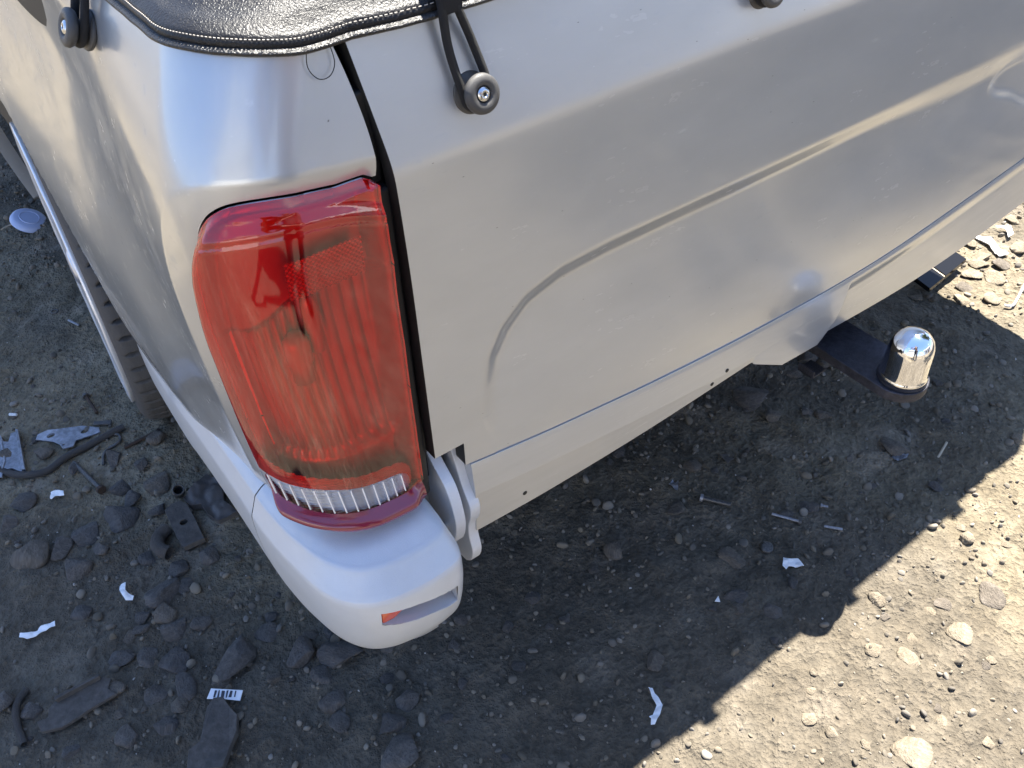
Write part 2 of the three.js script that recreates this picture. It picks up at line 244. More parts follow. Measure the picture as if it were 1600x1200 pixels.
// ---------------------------------------------------------------- tail light
{
  const lamp = new THREE.Group(); lamp.name = 'tail_light'; truck.add(lamp);
  const clearPoly = smoothPoly([[-.050, .7010], [-.0142, .6878], [.0045, .6829], [.0222, .6783], [.0401, .6725], [.0607, .6672], [.0797, .6637], [.0845, .6588], [.0850, .6480], [.0823, .6391], [.066, .6364], [.0431, .6394], [.0241, .643], [.0055, .6487], [-.0120, .6560], [-.0335, .6690], [-.050, .685]], 4);
  const clearSDF = cached(polySDF(clearPoly), -.07, .12, .60, .74, .001);
  const clearBottom = table([-.044, -.0335, -.0120, .0055, .0241, .0431, .066, .080, .088, .096, .12], [.682, .6690, .6560, .6484, .6427, .6391, .6361, .6356, .6385, .6400, .640]);
  const lampBottom = table([-.044, -.0380, -.0240, -.0060, .0109, .0297, .0564, .0764, .094, .12], [.680, .6665, .6450, .6349, .6283, .6213, .616, .6142, .6138, .6138]);
  const lensOff = (s, y) => {
    const l = -lampSDF(s, y), sr = sAtX(-.641, y) - s;       // inside distance; distance from the straight right edge
    const soft = sr < l + .002 ? 1 : sstep(0, .011, l);
    let o = lerp(-.004, .009, Math.pow(soft, .6));
    if (y > .90) { const bev = .936 - .10 * Math.pow(s - .035, 2) * 30; o = Math.min(o, lerp(.009, .0035, sstep(bev - .003, bev + .012, y))); if (y < bev && y > bev - .006) o -= .0012 * sstep(bev - .006, bev - .003, y) * sstep(bev, bev - .003, y); }
    return o;
  };
  const lensAt = (s, y) => bodyAt(s, y, lensOff(s, y));
  const ss = range(-.046, .122, .0016), ys = range(.608, .956, .0017);
  const redSDF = (s, y) => Math.max(lampSDF(s, y), -clearSDF(s, y), clearBottom(s) - y);
  const [red, redWall] = sheet(lensAt, ss, ys, { sdf: redSDF, wall: .013, split: true, wallIf: (p, s, y) => clearSDF(s, y) > .003 && y > clearBottom(s) + .003 });
  mesh('red_lens', red, M.redLens, lamp); mesh('lens_edge', redWall, M.redEdge, lamp);
  const bulge = table([0, .12, .3, .6, .85, 1], [.0050, .0150, .0185, .0180, .0120, .0085]);
  const sEndLip = (y) => sAtX(-.641, y);
  mesh('lens_lip', sheet((u, v) => { const s = lerp(-.0390, sEndLip(.63), u), y = lerp(lampBottom(s) , clearBottom(s), v), k = sstep(-.039, -.018, s) * (1 - .55 * sstep(.080, .098, s)); return bodyAt(s, y, lerp(.004, bulge(v), k)); }, range(0, 1, 1 / 120), range(0, 1, 1 / 24), { wall: .014 }), M.lip, lamp);
  const clr = sheet((s, y) => { const sp = ((s + 1) % .0087) / .0087; return bodyAt(s, y, lensOff(s, y) - .0012 + .0022 * Math.sin(Math.PI * sp)); }, range(-.046, .09, .0007), range(.632, .702, .0022), { sdf: (s, y) => Math.max(clearSDF(s, y) + .0003, lampSDF(s, y) + .001) });
  mesh('reversing_lens', clr, M.clearLens, lamp);
  for (let k = 0; k < 16; k++) {                             // the upright ribs of the clear strip
    const s = -.0262 + .0087 * k + ((1 % .0087)) * 0; const s0 = Math.round((s + 1) / .0087) * .0087 - 1; if (s0 > .083) continue;
    let lo = 1, hi = 0; for (let y = .63; y < .71; y += .001) if (Math.max(clearSDF(s0, y), lampSDF(s0, y) + .003) < -.001) { lo = Math.min(lo, y); hi = Math.max(hi, y); }
    if (hi - lo < .008) continue;
    const pts = range(lo, hi, .004).map((y) => bodyAt(s0, y, lensOff(s0, y) - .0002).toArray());
    mesh('lens_rib', tube(pts, .0008, 14, 6), M.rib, lamp);
  }
  // housing seen through the lens: fluted reflector, prism panel, bulbs
  const inOff = (s, y) => { const flute = Math.pow(Math.abs(Math.sin(s / .0105 * Math.PI)), .7); const yz = .872 - .036 * sstep(.06, -.02, s), zone = sstep(yz + .003, yz - .003, y) * sstep(.69, .70, y); const d = -lampSDF(s, y), rim = sstep(.012, .002, d); return lerp(-.014 - .010 * zone * (1 - .4 * flute), lensOff(s, y) - .0035, rim); };
  mesh('reflector_housing', sheet((s, y) => bodyAt(s, y, inOff(s, y)), range(-.046, .120, .0012), range(.610, .953, .003), { sdf: (s, y) => lampSDF(s, y) + .0006 }), M.housing, lamp);
  mesh('reversing_reflector', sheet((s, y) => bodyAt(s, y, .0025 - .0016 * Math.abs(Math.sin(y / .0022 * Math.PI))), range(-.044, .092, .003), range(.624, .704, .0005), { sdf: (s, y) => Math.max(clearSDF(s, y) - .006, lampSDF(s, y) + .003) }), M.housingGrey, lamp);
  mesh('prism_reflector', sheet((s, y) => { const a = Math.abs((((s + y) / .0042) % 1) - .5) * 2, b = Math.abs((((s - y + 2) / .0042) % 1) - .5) * 2; return bodyAt(s, y, -.006 + .0022 * Math.min(a, b)); }, range(.037, .098, .0007), range(.872, .903, .0007)), M.retro, lamp);
  const bulb = (s, y, r, h) => { const p = bodyAt(s, y, -.012); return lathe([[.0001, 0], [r * .8, .001], [r * .8, h * .35], [r, h * .45], [r, h * .85], [r * .6, h], [.0001, h * 1.02]], 20).translate(p.x, p.y, p.z); };
  mesh('bulb_holder', merge([bulb(.050, .815, .0065, .052), bulb(.030, .79, .0105, .045)]), M.bulbDark, lamp);
  const redM = mirror(merge([red, redWall]), MID); mesh('red_lens', redM, M.redEdge, lamp);
}

// ---------------------------------------------------------------- tailgate
const gapR = table([.56, .651, .66, .776, .865, .951, .981, 1.015, 1.04], [-.6245, -.6245, -.625, -.626, -.627, -.630, -.633, -.637, -.640]);
const line1 = table([-.64, -.59, -.51, -.435, -.345, -.224, -.115, -.033, .066, .196, .335, .70], [.632, .624, .612, .603, .593, .584, .580, .579, .583, .596, .612, .655]);
const botY = (x) => { const a = table([-.60, -.502, -.366, -.199, -.193], [.523, .520, .523, .534, .533])(Math.min(x, -.193)); if (x < -.193) return a + .002; if (x < -.139) return lerp(.533, .504, (x + .193) / .054); return table([-.139, -.069, .034, .131, .246, .395, .70], [.505, .502, .497, .495, .501, .518, .556])(x); };
const gateZ = table([.57, .62, .70, .80, .90, .936, .945, .954, .99, 1.02, 1.04], [-.0022, -.0018, -.0010, -.0005, -.0002, -.0001, -.0007, -.0028, -.0126, -.0209, -.0264]);
const creaseLine = [[-.557, .640], [-.557, .685], [-.555, .707], [-.549, .734], [-.536, .757], [-.515, .776], [-.479, .787], [-.428, .790], [-.35, .790], [-.264, .789], [-.171, .7885], [-.092, .7885], [-.017, .789], [.099, .790], [.225, .791], [.70, .795]];
const creaseD = polyline(creaseLine), pocketD = polySDF(smoothPoly([[.60, .775], [.25, .775], [.205, .773], [.186, .760], [.20, .745], [.24, .730], [.30, .70], [.45, .67], [.60, .67]], 4));
const creasePolyS = polySDF([...creaseLine, [.70, .5], [-.557, .5]]);
const cdist = cached((x, y) => (creasePolyS(x, y) < 0 ? -1 : 1) * creaseD(x, y), -.66, .72, .56, 1.05, .0035);
function gateAt(x, y) {
  let z = gateZ(y) + .004 * (1 - Math.pow((x - MID) / .67, 2));
  const d = cdist(x, y), soften = 1 + 2.2 * sstep(-.10, .15, x);
  z -= .0085 * sstep(.019, -.007 * soften, d) * sstep(.595, .775, y);
  z -= .003 * sstep(.008, -.008, pocketD(x, y));
  z += .0008 * noise(x * 3, y * 4, 5);
  return V(x, y, z);
}
{
  const xl = (y) => gapR(y), xr = (y) => 2 * MID - gapR(y);
  const pos = (u, v) => { const y0 = lerp(.60, 1.036, v); const x = lerp(xl(y0), xr(y0), u), yb = line1(x) + .0005, y = lerp(yb, 1.036, v); return gateAt(lerp(xl(y), xr(y), u), y); };
  const us = range(0, 1, 1 / 330), vs = range(0, 1, 1 / 150);
  const sdf = (u, v) => { const p = pos(u, v); return Math.max(-1, -Math.max(p.x + .594, p.y - .655) / 1.3, -Math.max(2 * MID - p.x + .594, p.y - .655) / 1.3); };
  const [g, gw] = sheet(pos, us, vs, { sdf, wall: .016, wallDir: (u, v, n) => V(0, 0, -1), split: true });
  const gate = mesh('tailgate', g, M.paint, truck); mesh('edge_shade', gw, M.black, gate);  // edge wall coloured black: the shade of the gap is painted on
  gate.userData.label = 'silver tailgate with a pressed recess';
}
{ // rear valance under the tailgate
  const xL = -.589, xR = .60;
  const face = (x, y) => {
    const top = line1(x) - .0005, d = top - y;               // depth under the tailgate edge
    const w2 = lerp(.040, .030, sstep(-.25, -.1, x));
    let z = gateZ(.60) + .0010 + .004 * (1 - Math.pow((x - MID) / .67, 2)) + .0006 * sstep(.0005, .006, d) + .0032 * clamp(d / w2, 0, 1);
    const low = sstep(w2, w2 + .004, d), tab = sstep(-.196, -.190, x);
    const cx = table([.49, .504, .525, .551, .57, .60], [-.085, -.068, -.040, -.026, -.023, -.02])(y);
    const right = sstep(cx - .004, cx + .004, x);
    z += low * tab * (1 - right) * .10 * Math.max(0, d - w2) - low * (1 - tab) * .06 * (d - w2);
    z -= right * sstep(.004, .03, d) * (.006);
    return V(x, y, z);
  };
  const pos = (u, v) => { const x = lerp(xL, xR, u); return face(x, lerp(botY(x), line1(x) - .0005, v)); };
  const us = [...range(0, .29, .004).slice(0, -1), ...range(.29, .50, .0012).slice(0, -1), ...range(.50, 1, .006)];
  const v = mesh('rear_valance', sheet(pos, us, range(0, 1, 1 / 60), { wall: .02, wallDir: () => V(0, .15, -1).normalize() }), M.paint, truck);
  for (const [x, y] of [[-.239, .548], [-.529, .541], [-.262, .540]]) mesh('drain_hole_disc', new THREE.CylinderGeometry(.0026, .0026, .004, 16).rotateX(Math.PI / 2).translate(x, y, face(x, y).z - .0015), M.black, truck);  // black discs stand in for the shade inside the holes
}
// hinge plates beside the bumper
{
  const plate = (pts, x, w) => { const sh = new THREE.Shape(pts.map((p) => new THREE.Vector2(p[1], p[0]))); const g = new THREE.ExtrudeGeometry(sh, { depth: w - .0016, bevelEnabled: true, bevelSize: .0008, bevelThickness: .0008, bevelSegments: 2, curveSegments: 6 }); g.rotateY(-Math.PI / 2); g.translate(x + w, 0, 0); return g; };
  const sm = (a) => new THREE.CatmullRomCurve3(a.map((p) => V(p[0], p[1], 0)), false, 'centripetal').getPoints(a.length * 4).map((p) => [p.x, p.y]);
  const h2 = [...sm([[.640, -.024], [.622, -.016], [.592, -.006], [.571, .005], [.555, .004], [.539, -.001], [.519, -.002], [.499, .002], [.480, -.003], [.470, -.012]]), [.468, -.030], [.50, -.034], [.56, -.033], [.64, -.055]];
  const h1 = [...sm([[.640, -.036], [.622, -.018], [.610, -.004], [.595, .004], [.566, .010], [.545, .007], [.533, .003]]), [.528, -.004], [.530, -.025], [.557, -.034], [.60, -.05], [.64, -.06]];
  const a = plate(h2, -.5985, .0115), b = plate(h1, -.6190, .0115);
  mesh('hinge_plate', a, M.hingePaint, truck); mesh('hinge_plate', b, M.hingePaint, truck);
  mesh('hinge_plate', mirror(a, MID), M.hingePaint, truck); mesh('hinge_plate', mirror(b, MID), M.hingePaint, truck);
  mesh('hinge_bolt', merge([new THREE.CylinderGeometry(.006, .006, .006, 6).rotateZ(Math.PI / 2).translate(-.6205, .543, -.012), new THREE.CylinderGeometry(.003, .003, .012, 12).rotateZ(Math.PI / 2).translate(-.6225, .543, -.012)]), M.screw, truck);
  mesh('rear_crossmember', merge([bx(-.70, -.592, .50, .635, -.075, -.045, .008), bx(-.66, -.590, .515, .60, -.058, -.036, .008)]), M.paint, truck);
}
// ---------------------------------------------------------------- corner bumper
{
  const oc = new THREE.CatmullRomCurve3([[-.7705, -.115], [-.7705, -.09], [-.7665, -.04], [-.758, .008], [-.743, .034], [-.722, .048], [-.686, .0555], [-.656, .0555], [-.640, .051], [-.6325, .038], [-.630, .012], [-.6295, -.03]].map((p) => V(p[0], 0, p[1])), false, 'centripetal');
  const ic = new THREE.CatmullRomCurve3([[-.735, -.115], [-.733, -.09], [-.728, -.06], [-.716, -.040], [-.702, -.032], [-.690, -.028], [-.676, -.026], [-.664, -.026], [-.656, -.028], [-.652, -.030], [-.650, -.034], [-.648, -.040]].map((p) => V(p[0], 0, p[1])), false, 'centripetal');
  const prof = [[1, .608], [.75, .6075], [.5, .604], [.33, .599], [.28, .5975], [.25, .5955], [.22, .5925], [.10, .5815], [.05, .577], [.02, .5735], [.004, .568], [0, .560], [.0, .548], [.03, .525], [.08, .503], [.14, .487], [.22, .475], [.36, .466], [.6, .462]];
  const pc = new THREE.CatmullRomCurve3(prof.map((p) => V(p[0], p[1], 0)), false, 'centripetal');
  const pos = (u, v) => { const q = pc.getPoint(clamp(1 - v, 0, 1)), o = oc.getPointAt(clamp(u, 0, 1)), i = ic.getPoint(clamp(u, 0, 1)), sd = sstep(.06, 0, u); return V(lerp(o.x, i.x, q.x), q.y, lerp(o.z, i.z, q.x)); };
  const pts = [[-.7265, .5655], [-.728, .5445], [-.709, .5360], [-.69, .530], [-.651, .5195], [-.649, .5450], [-.68, .5535]];
  const boxPts = [[-.7245, .5590], [-.7255, .5405], [-.707, .5325], [-.69, .5275], [-.668, .5220], [-.6480, .5175], [-.6475, .5415], [-.668, .5475], [-.69, .5525]], box = polySDF(boxPts);
  const sdf = (u, v) => { const p = pos(u, v); if (p.z < .02 || p.y > .58 || u > .92) return -.05; return -box(p.x, p.y) * 6; };
  const us = [...range(0, .45, .015).slice(0, -1), ...range(.45, .86, .004).slice(0, -1), ...range(.86, 1, .006)], vs = [...range(0, .25, .02).slice(0, -1), ...range(.25, .62, .006).slice(0, -1), ...range(.62, 1, .012)];
  const g = sheet(pos, us, vs, { sdf });
  const b = mesh('corner_bumper', g, M.bumperPaint, truck); b.userData.label = 'silver plastic corner bumper under the tail light';
  mesh('corner_bumper', mirror(g, MID), M.bumperPaint, truck);
  { // the pocket behind the opening: walls from the opening to a flat back
    const faceZ = table([-.745, -.735, -.722, -.70, -.686, -.67, -.656, -.640], [.031, .0405, .0475, .0535, .0548, .0553, .0551, .0505]);
    const dense = []; boxPts.forEach((a, i) => { const b2 = boxPts[(i + 1) % boxPts.length]; for (let k = 0; k < 6; k++) dense.push([lerp(a[0], b2[0], k / 6), lerp(a[1], b2[1], k / 6)]); });
    const P = [], ix = [], m = dense.length; dense.forEach(([x, y]) => { const cy = .5385; P.push(x - .0004, y + (y > cy ? .0006 : -.0006), faceZ(x) - .0016, x + .002, y + .002, .018); }); for (let i = 0; i < m; i++) { const a = 2 * i, b2 = 2 * ((i + 1) % m); ix.push(a, b2, a + 1, b2, b2 + 1, a + 1); }
    const pg = new THREE.BufferGeometry(); pg.setAttribute('position', new THREE.Float32BufferAttribute(P, 3)); pg.setAttribute('uv', new THREE.Float32BufferAttribute(new Float32Array(m * 4), 2)); pg.setIndex(ix); const flatG = pg.toNonIndexed(); flatG.computeVertexNormals();
    mesh('bumper_pocket', merge([flatG, bx(-.735, -.640, .512, .572, .0165, .0185, .0005)]), M.bumperPaint, truck);
  }
  const sh = new THREE.Shape([[-.7225, .5585], [-.7235, .5395], [-.712, .5352], [-.675, .5430], [-.652, .5440], [-.652, .5475], [-.69, .5545]].map((p) => new THREE.Vector2(...p)));
  const rg = new THREE.ExtrudeGeometry(sh, { depth: .003, bevelEnabled: true, bevelSize: .0006, bevelThickness: .0006, bevelSegments: 1 }); rg.rotateY(.14); rg.translate(.018 - 0.722 * 0 + (-.7225 + .7225 * Math.cos(.14)) * 1 - .018, 0, .0405 - .7225 * Math.sin(.14));
  mesh('bumper_reflector', rg, M.orange, truck);
  // side strip that runs forward from the corner bumper to the wheel arch
  const stX = table([-.62, -.45, -.38, -.237, -.115], [-.7395, -.7520, -.7580, -.7645, -.7705]), stY = table([-.62, -.45, -.38, -.237, -.115], [.470, .505, .540, .576, .600]);
  const strip = sheet((u, v) => { const z = lerp(-.62, -.1168, u), q = pc.getPoint(clamp(1 - v, 0, 1)), o = stX(z), k = sstep(-.62, -.30, z); return V(o + .0355 * q.x * lerp(.6, 1, k), q.y - .6 + stY(z), z); }, range(0, 1, 1 / 70), [...range(0, .62, .02).slice(0, -1), ...range(.62, 1, .02)], {});
  mesh('bumper_side_strip', strip, M.bumperPaint, truck);
  mesh('bumper_side_strip', mirror(strip, MID), M.bumperPaint, truck);
}
// ---------------------------------------------------------------- tow bar
{
  const tb = new THREE.Group(); tb.name = 'tow_bar'; truck.add(tb);
  const sh = new THREE.Shape(); sh.moveTo(-.024, .40); sh.lineTo(-.024, -.083); sh.absarc(.012, -.083, .036, Math.PI, Math.PI * 2, false); sh.lineTo(.048, .40);
  const g = new THREE.ExtrudeGeometry(sh, { depth: .012, bevelEnabled: true, bevelSize: .0015, bevelThickness: .0015, bevelSegments: 2, curveSegments: 24 }); g.rotateX(-Math.PI / 2); g.translate(0, .4395, 0);
  mesh('tow_tongue', g, M.towSteel, tb);
  mesh('crossbeam', bx(-.55, .55, .40, .47, -.30, -.22, .006), M.towSteel, tb);
  const cap = lathe([[.0001, .0690], [.006, .0686], [.0125, .0665], [.0185, .0624], [.0235, .0562], [.0264, .0482], [.0275, .040], [.0279, .030], [.0284, .014], [.0287, .006], [.0296, .0035], [.0303, .0018], [.0301, -.0004], [.0285, -.0012], [.026, -.001]], 96);
  cap.translate(.011, .4590, .088); mesh('tow_ball_cover', cap, M.chrome, tb);
  mesh('ball_collar', lathe([[.0001, .0035], [.0298, .0035], [.0312, .002], [.0312, 0]], 48).translate(.011, .4545, .088), M.towSteel, tb);
  mesh('socket_bracket', merge([bx(-.040, -.012, .412, .415, -.030, -.004, .001), bx(-.040, -.037, .412, .424, -.030, -.004, .001)]), M.towSteel, tb);
}
// ---------------------------------------------------------------- wheels
function makeWheel() {                                     // outer face towards +x
  const w = new THREE.Group(); w.name = 'wheel';
  const R = .287, nT = 720;
  const across = [[.004, .225], [.001, .24], [.003, .262], [.010, .278]], xs = [];
  for (let i = 0; i <= 60; i++) xs.push(lerp(.012, .186, i / 60));
  const prof = [...across, ...xs.map((x) => [x, R - .0005 - .006 * Math.pow(Math.abs((x - .099) / .087), 3)]), [.191, .2775], [.196, .270], [.199, .262], [.2005, .253], [.2000, .246], [.198, .236]];
  const P = [], idx = [];
  for (let i = 0; i <= nT; i++) for (let j = 0; j < prof.length; j++) {
    const th = i / nT * Math.PI * 2; let [x, r] = prof[j];
    if (x > .011 && x < .187 && r > .27) {
      const arc = th * R, q = Math.abs(x - .099) / .087, pitch = 2 * Math.PI * R / 60;
      const ph = ((arc + .012 * q + (x > .099 ? 0 : pitch / 2)) / pitch) % 1, gl = Math.abs(ph - .5) * pitch;
      let depth = gl < .0019 ? .009 : gl < .0028 ? .004 : 0;
      if (Math.abs(x - .070) < .004 || Math.abs(x - .128) < .004) depth = .007; if (Math.abs(x - .160) < .0017 && ph > .5) depth = Math.max(depth, .005); r -= depth;
    }
    P.push(x, r * Math.cos(th), r * Math.sin(th));
  }
  const n = prof.length; for (let i = 0; i < nT; i++) for (let j = 0; j < n - 1; j++) { const a = i * n + j, b = a + 1, c = a + n, d = c + 1; idx.push(a, c, b, b, c, d); }
  const tg = new THREE.BufferGeometry(); tg.setAttribute('position', new THREE.Float32BufferAttribute(P, 3)); tg.setAttribute('uv', new THREE.Float32BufferAttribute(new Float32Array(P.length / 3 * 2).map((_, i) => P[(i >> 1) * 3 + (i & 1)]), 2)); tg.setIndex(idx); tg.computeVertexNormals();
  mesh('tyre', tg, M.rubber, w);
  const rim = lathe([[.232, .170], [.236, .188], [.2385, .199], [.2400, .2030], [.2395, .2055], [.2370, .2065], [.2330, .2050], [.228, .2030], [.21, .2035], [.18, .2045], [.14, .2045], [.09, .2035], [.05, .203], [.0001, .203]], 120).rotateZ(-Math.PI / 2);
  { const p = rim.attributes.position; for (let i = 0; i < p.count; i++) { const a = Math.atan2(p.getZ(i), p.getY(i)), r = Math.hypot(p.getZ(i), p.getY(i)); if (r < .2395) { const dent = .0030 * Math.pow(Math.max(0, Math.sin(a * 8)), 4) * sstep(.24, .20, r) * sstep(.04, .09, r) + .0012 * noise(Math.cos(a) * r * 22, Math.sin(a) * r * 22, 4); p.setX(i, p.getX(i) - dent); } } rim.computeVertexNormals(); }
  mesh('rim', rim, M.rim, w);
  mesh('hub_cap', lathe([[.0001, .2095], [.018, .2090], [.026, .2070], [.030, .2035], [.031, .20]], 40).rotateZ(-Math.PI / 2), M.hubcap, w);
  return w;
}
{
  const w = makeWheel();
  // wheel built with its outer face towards +x; turn it so that the outer face looks left
  w.scale.setScalar(.958); w.position.set(-.553, WY, WZ); w.rotation.y = Math.PI - .090; truck.add(w);
  for (const [x, z, t] of [[.553, WZ, 0], [-.553, -3.85, Math.PI], [.553, -3.85, 0]]) { const c = w.clone(); c.position.set(x, WY, z); c.rotation.y = t; truck.add(c); }
}
// ---------------------------------------------------------------- cab, ahead of the load bed
{
  const sh = new THREE.Shape(); [[-1.86, .42], [-1.86, 1.0], [-1.93, 1.06], [-2.02, 1.40], [-2.12, 1.46], [-2.75, 1.47], [-2.9, 1.43], [-3.45, 1.04], [-4.25, .92], [-4.42, .80], [-4.45, .45]].forEach((p, i) => (i ? sh.lineTo(p[0], p[1]) : sh.moveTo(p[0], p[1])));
  const g = new THREE.ExtrudeGeometry(sh, { depth: 1.30, bevelEnabled: true, bevelSize: .05, bevelThickness: .09, bevelSegments: 4 }); g.rotateY(-Math.PI / 2); g.translate(.65, 0, 0);
  const tuck = (q) => { const p = q.attributes.position; for (let i = 0; i < p.count; i++) p.setX(i, p.getX(i) * (1 - .24 * clamp((p.getY(i) - 1.0) / .45, 0, 1.1))); q.computeVertexNormals(); return q; };
  mesh('cab', tuck(g), M.paint, truck);
  const win = (pts, x) => { const s = new THREE.Shape(pts.map((p) => new THREE.Vector2(p[0], p[1]))); const q = new THREE.ExtrudeGeometry(s, { depth: .006, bevelEnabled: false }); q.rotateY(-Math.PI / 2); q.translate(x, 0, 0); return q; };
  const sideWin = [[-2.02, 1.05], [-2.10, 1.38], [-2.75, 1.39], [-3.22, 1.06]];
  mesh('side_window', tuck(win(sideWin, -.742)), M.glass, truck); mesh('side_window', tuck(win(sideWin, .748)), M.glass, truck);
  mesh('rear_window', bx(-.50, .50, 1.10, 1.38, -1.925, -1.915, .003).rotateX(0), M.glass, truck);
}
// ---------------------------------------------------------------- knobs that hold the cover's elastic loops
function knobGeo() { return lathe([[.0001, -.002], [.0142, -.002], [.0148, 0], [.0140, .0018], [.0085, .0026], [.0068, .004], [.0068, .0085], [.0100, .0092], [.0126, .0105], [.0140, .0130], [.0136, .0155], [.0118, .0172], [.0092, .0178], [.0066, .0172], [.0058, .0160]], 40).rotateX(Math.PI / 2); }
function screwGeo() { return lathe([[.0014, .0155], [.0016, .0178], [.0030, .0178], [.0046, .0170], [.0056, .0158], [.0058, .0140]], 24).rotateX(Math.PI / 2); }
const knobSpots = [];
function addKnob(p, n) {
  const k = new THREE.Group(); k.name = 'cover_knob'; k.position.copy(p); k.quaternion.setFromUnitVectors(V(0, 0, 1), n); truck.add(k);
  mesh('rubber_ring', knobGeo(), M.knob, k); mesh('screw', screwGeo(), M.screw, k);
  mesh('screw_socket', new THREE.CylinderGeometry(.0017, .0017, .002, 6).rotateX(Math.PI / 2).translate(0, 0, .0164), M.black, k);
}
const gateN = V(0, Math.sin(.27), Math.cos(.27));
for (const x of [-.553, -.262, .03, .31, .56]) { const p = gateAt(x - .004, .979); addKnob(p, gateN); knobSpots.push([p, gateN, V(1, 0, 0)]); }
for (const s of [-.190, -.50, -.80, -1.10, -1.4]) { const p = bodyAt(s, 1.006), n = V(-1, .42, 0).normalize(); addKnob(p, n); knobSpots.push([p, n, V(0, 0, 1)]); }

// ================================================================ THE LOAD-BED COVER
{
  const cover = thing('bed_cover', 'black vinyl tonneau cover stretched over the truck bed with elastic loops', 'cover', [0, 0, 0]);
  // outline of the bed rail, anticlockwise from above: left side, rear, right side, front
  const outline = [];
  const railZ = Zof(1.02), SL = sAtX(-.60, 1.02);
  for (const s of [...range(-1.86, -.12, .02).slice(0, -1), ...range(-.12, .08, .0025)]) { const p = bodyAt(s, 1.038); outline.push([p.x, p.z]); }
  for (const x of range(-.60, .60, .0045)) outline.push([x, gateAt(x, 1.036).z]);
  const left = outline.filter((p) => p[0] < -.60).reverse(); for (const p of left) outline.push([2 * MID - p[0], p[1]]);
  for (const x of range(.73, -.73, .06).slice(1, -1)) outline.push([x, -1.86]);
  const n = outline.length, nrm = outline.map((p, i) => { const a = outline[(i + n - 1) % n], b = outline[(i + 1) % n]; const t = V(b[0] - a[0], 0, b[1] - a[1]).normalize(); return [-t.z, t.x]; });
  const center = (p) => [MID + clamp(p[0] - MID, -.35, .35), clamp(p[1], -1.5, -.40)];
  const ring = (off, y0, k) => outline.map((p, i) => { const yy = y0 < 1.0425 ? 1.015 + (y0 - 1.015) * .46 : y0 - .0148; const y = yy + .0170 + .0065 * sstep(-.66, -.72, p[0]) * sstep(.04, .0, k); const arc = i * .004, c = center(p), sag = .0016 * noise(p[0] * 9, p[1] * 9, 1) + .0008 * noise(p[0] * 40, p[1] * 40, 1); const x = p[0] + nrm[i][0] * off, z = p[1] + nrm[i][1] * off; const wr = k > 0 ? (.007 * noise(p[0] * 7 + k * 2, p[1] * 7, k * 6) + .003 * noise(p[0] * 25, p[1] * 25, k * 14)) * sstep(0, .25, k) : 0; return V(lerp(x, c[0], k), y + sag + wr, lerp(z, c[1], k)); });
  const loft = (rings, closeTop) => { const P = [], U = [], ix = []; let vv = 0; const arc = [0]; for (let i = 1; i < n; i++) arc.push(arc[i - 1] + Math.hypot(outline[i][0] - outline[i - 1][0], outline[i][1] - outline[i - 1][1])); rings.forEach((r, j) => { if (j) vv += r[0].distanceTo(rings[j - 1][0]); r.forEach((p, i) => { P.push(p.x, p.y, p.z); U.push(arc[i], vv); }); }); for (let j = 0; j < rings.length - 1; j++) for (let i = 0; i < n; i++) { const a = j * n + i, b = j * n + (i + 1) % n, c = a + n, d = b + n; ix.push(a, b, c, b, d, c); }
    const g = new THREE.BufferGeometry(); g.setAttribute('position', new THREE.Float32BufferAttribute(P, 3)); g.setAttribute('uv', new THREE.Float32BufferAttribute(U, 2)); g.setIndex(ix); g.computeVertexNormals(); return g; };
  // rolled hem
  mesh('hem', loft([ring(.0006, 1.0165, 0), ring(.0035, 1.0150, 0), ring(.0072, 1.0162, 0), ring(.0090, 1.0195, 0), ring(.0086, 1.0230, 0), ring(.0062, 1.0255, 0), ring(.0034, 1.0262, 0)]), M.hem, cover);
  const rings = [ring(.0044, 1.0235, 0), ring(.0050, 1.0290, 0), ring(.0044, 1.0340, 0), ring(.0028, 1.0365, 0), ring(.0030, 1.0385, 0), ring(.0012, 1.0420, 0), ring(-.0030, 1.0455, .004)];
  for (const [k, y] of [[.02, 1.050], [.035, 1.054], [.05, 1.058], [.07, 1.0625], [.09, 1.067], [.11, 1.071], [.135, 1.075], [.16, 1.078], [.19, 1.081], [.23, 1.084], [.28, 1.087], [.35, 1.09], [.45, 1.092], [.6, 1.095], [.8, 1.098], [1, 1.10]]) rings.push(ring(0, y, k));
  mesh('cover_sheet', loft(rings), M.vinyl, cover);
  mesh('cover_middle', bx(MID - .352, MID + .352, 1.091, 1.1003, -1.502, -.398, .002), M.vinyl, cover);
  // seam stitches along the visible rear and corner
  const st = []; const seam = ring(.0042, 1.0368, 0);
  for (let i = 0; i < n; i++) { const p = seam[i]; if (p.z < -.5 || p.x > .4) continue; const q = seam[(i + 1) % n], d = q.clone().sub(p), m = Math.max(1, Math.round(d.length() / .0035)); for (let k = 0; k < m; k++) { const a = p.clone().addScaledVector(d, (k + .2) / m), b = p.clone().addScaledVector(d, (k + .75) / m); const g = new THREE.CylinderGeometry(.00042, .00042, a.distanceTo(b), 5); g.applyQuaternion(new THREE.Quaternion().setFromUnitVectors(V(0, 1, 0), b.clone().sub(a).normalize())); g.translate((a.x + b.x) / 2, (a.y + b.y) / 2, (a.z + b.z) / 2); st.push(g); } }
  mesh('stitching', merge(st), M.thread, cover);
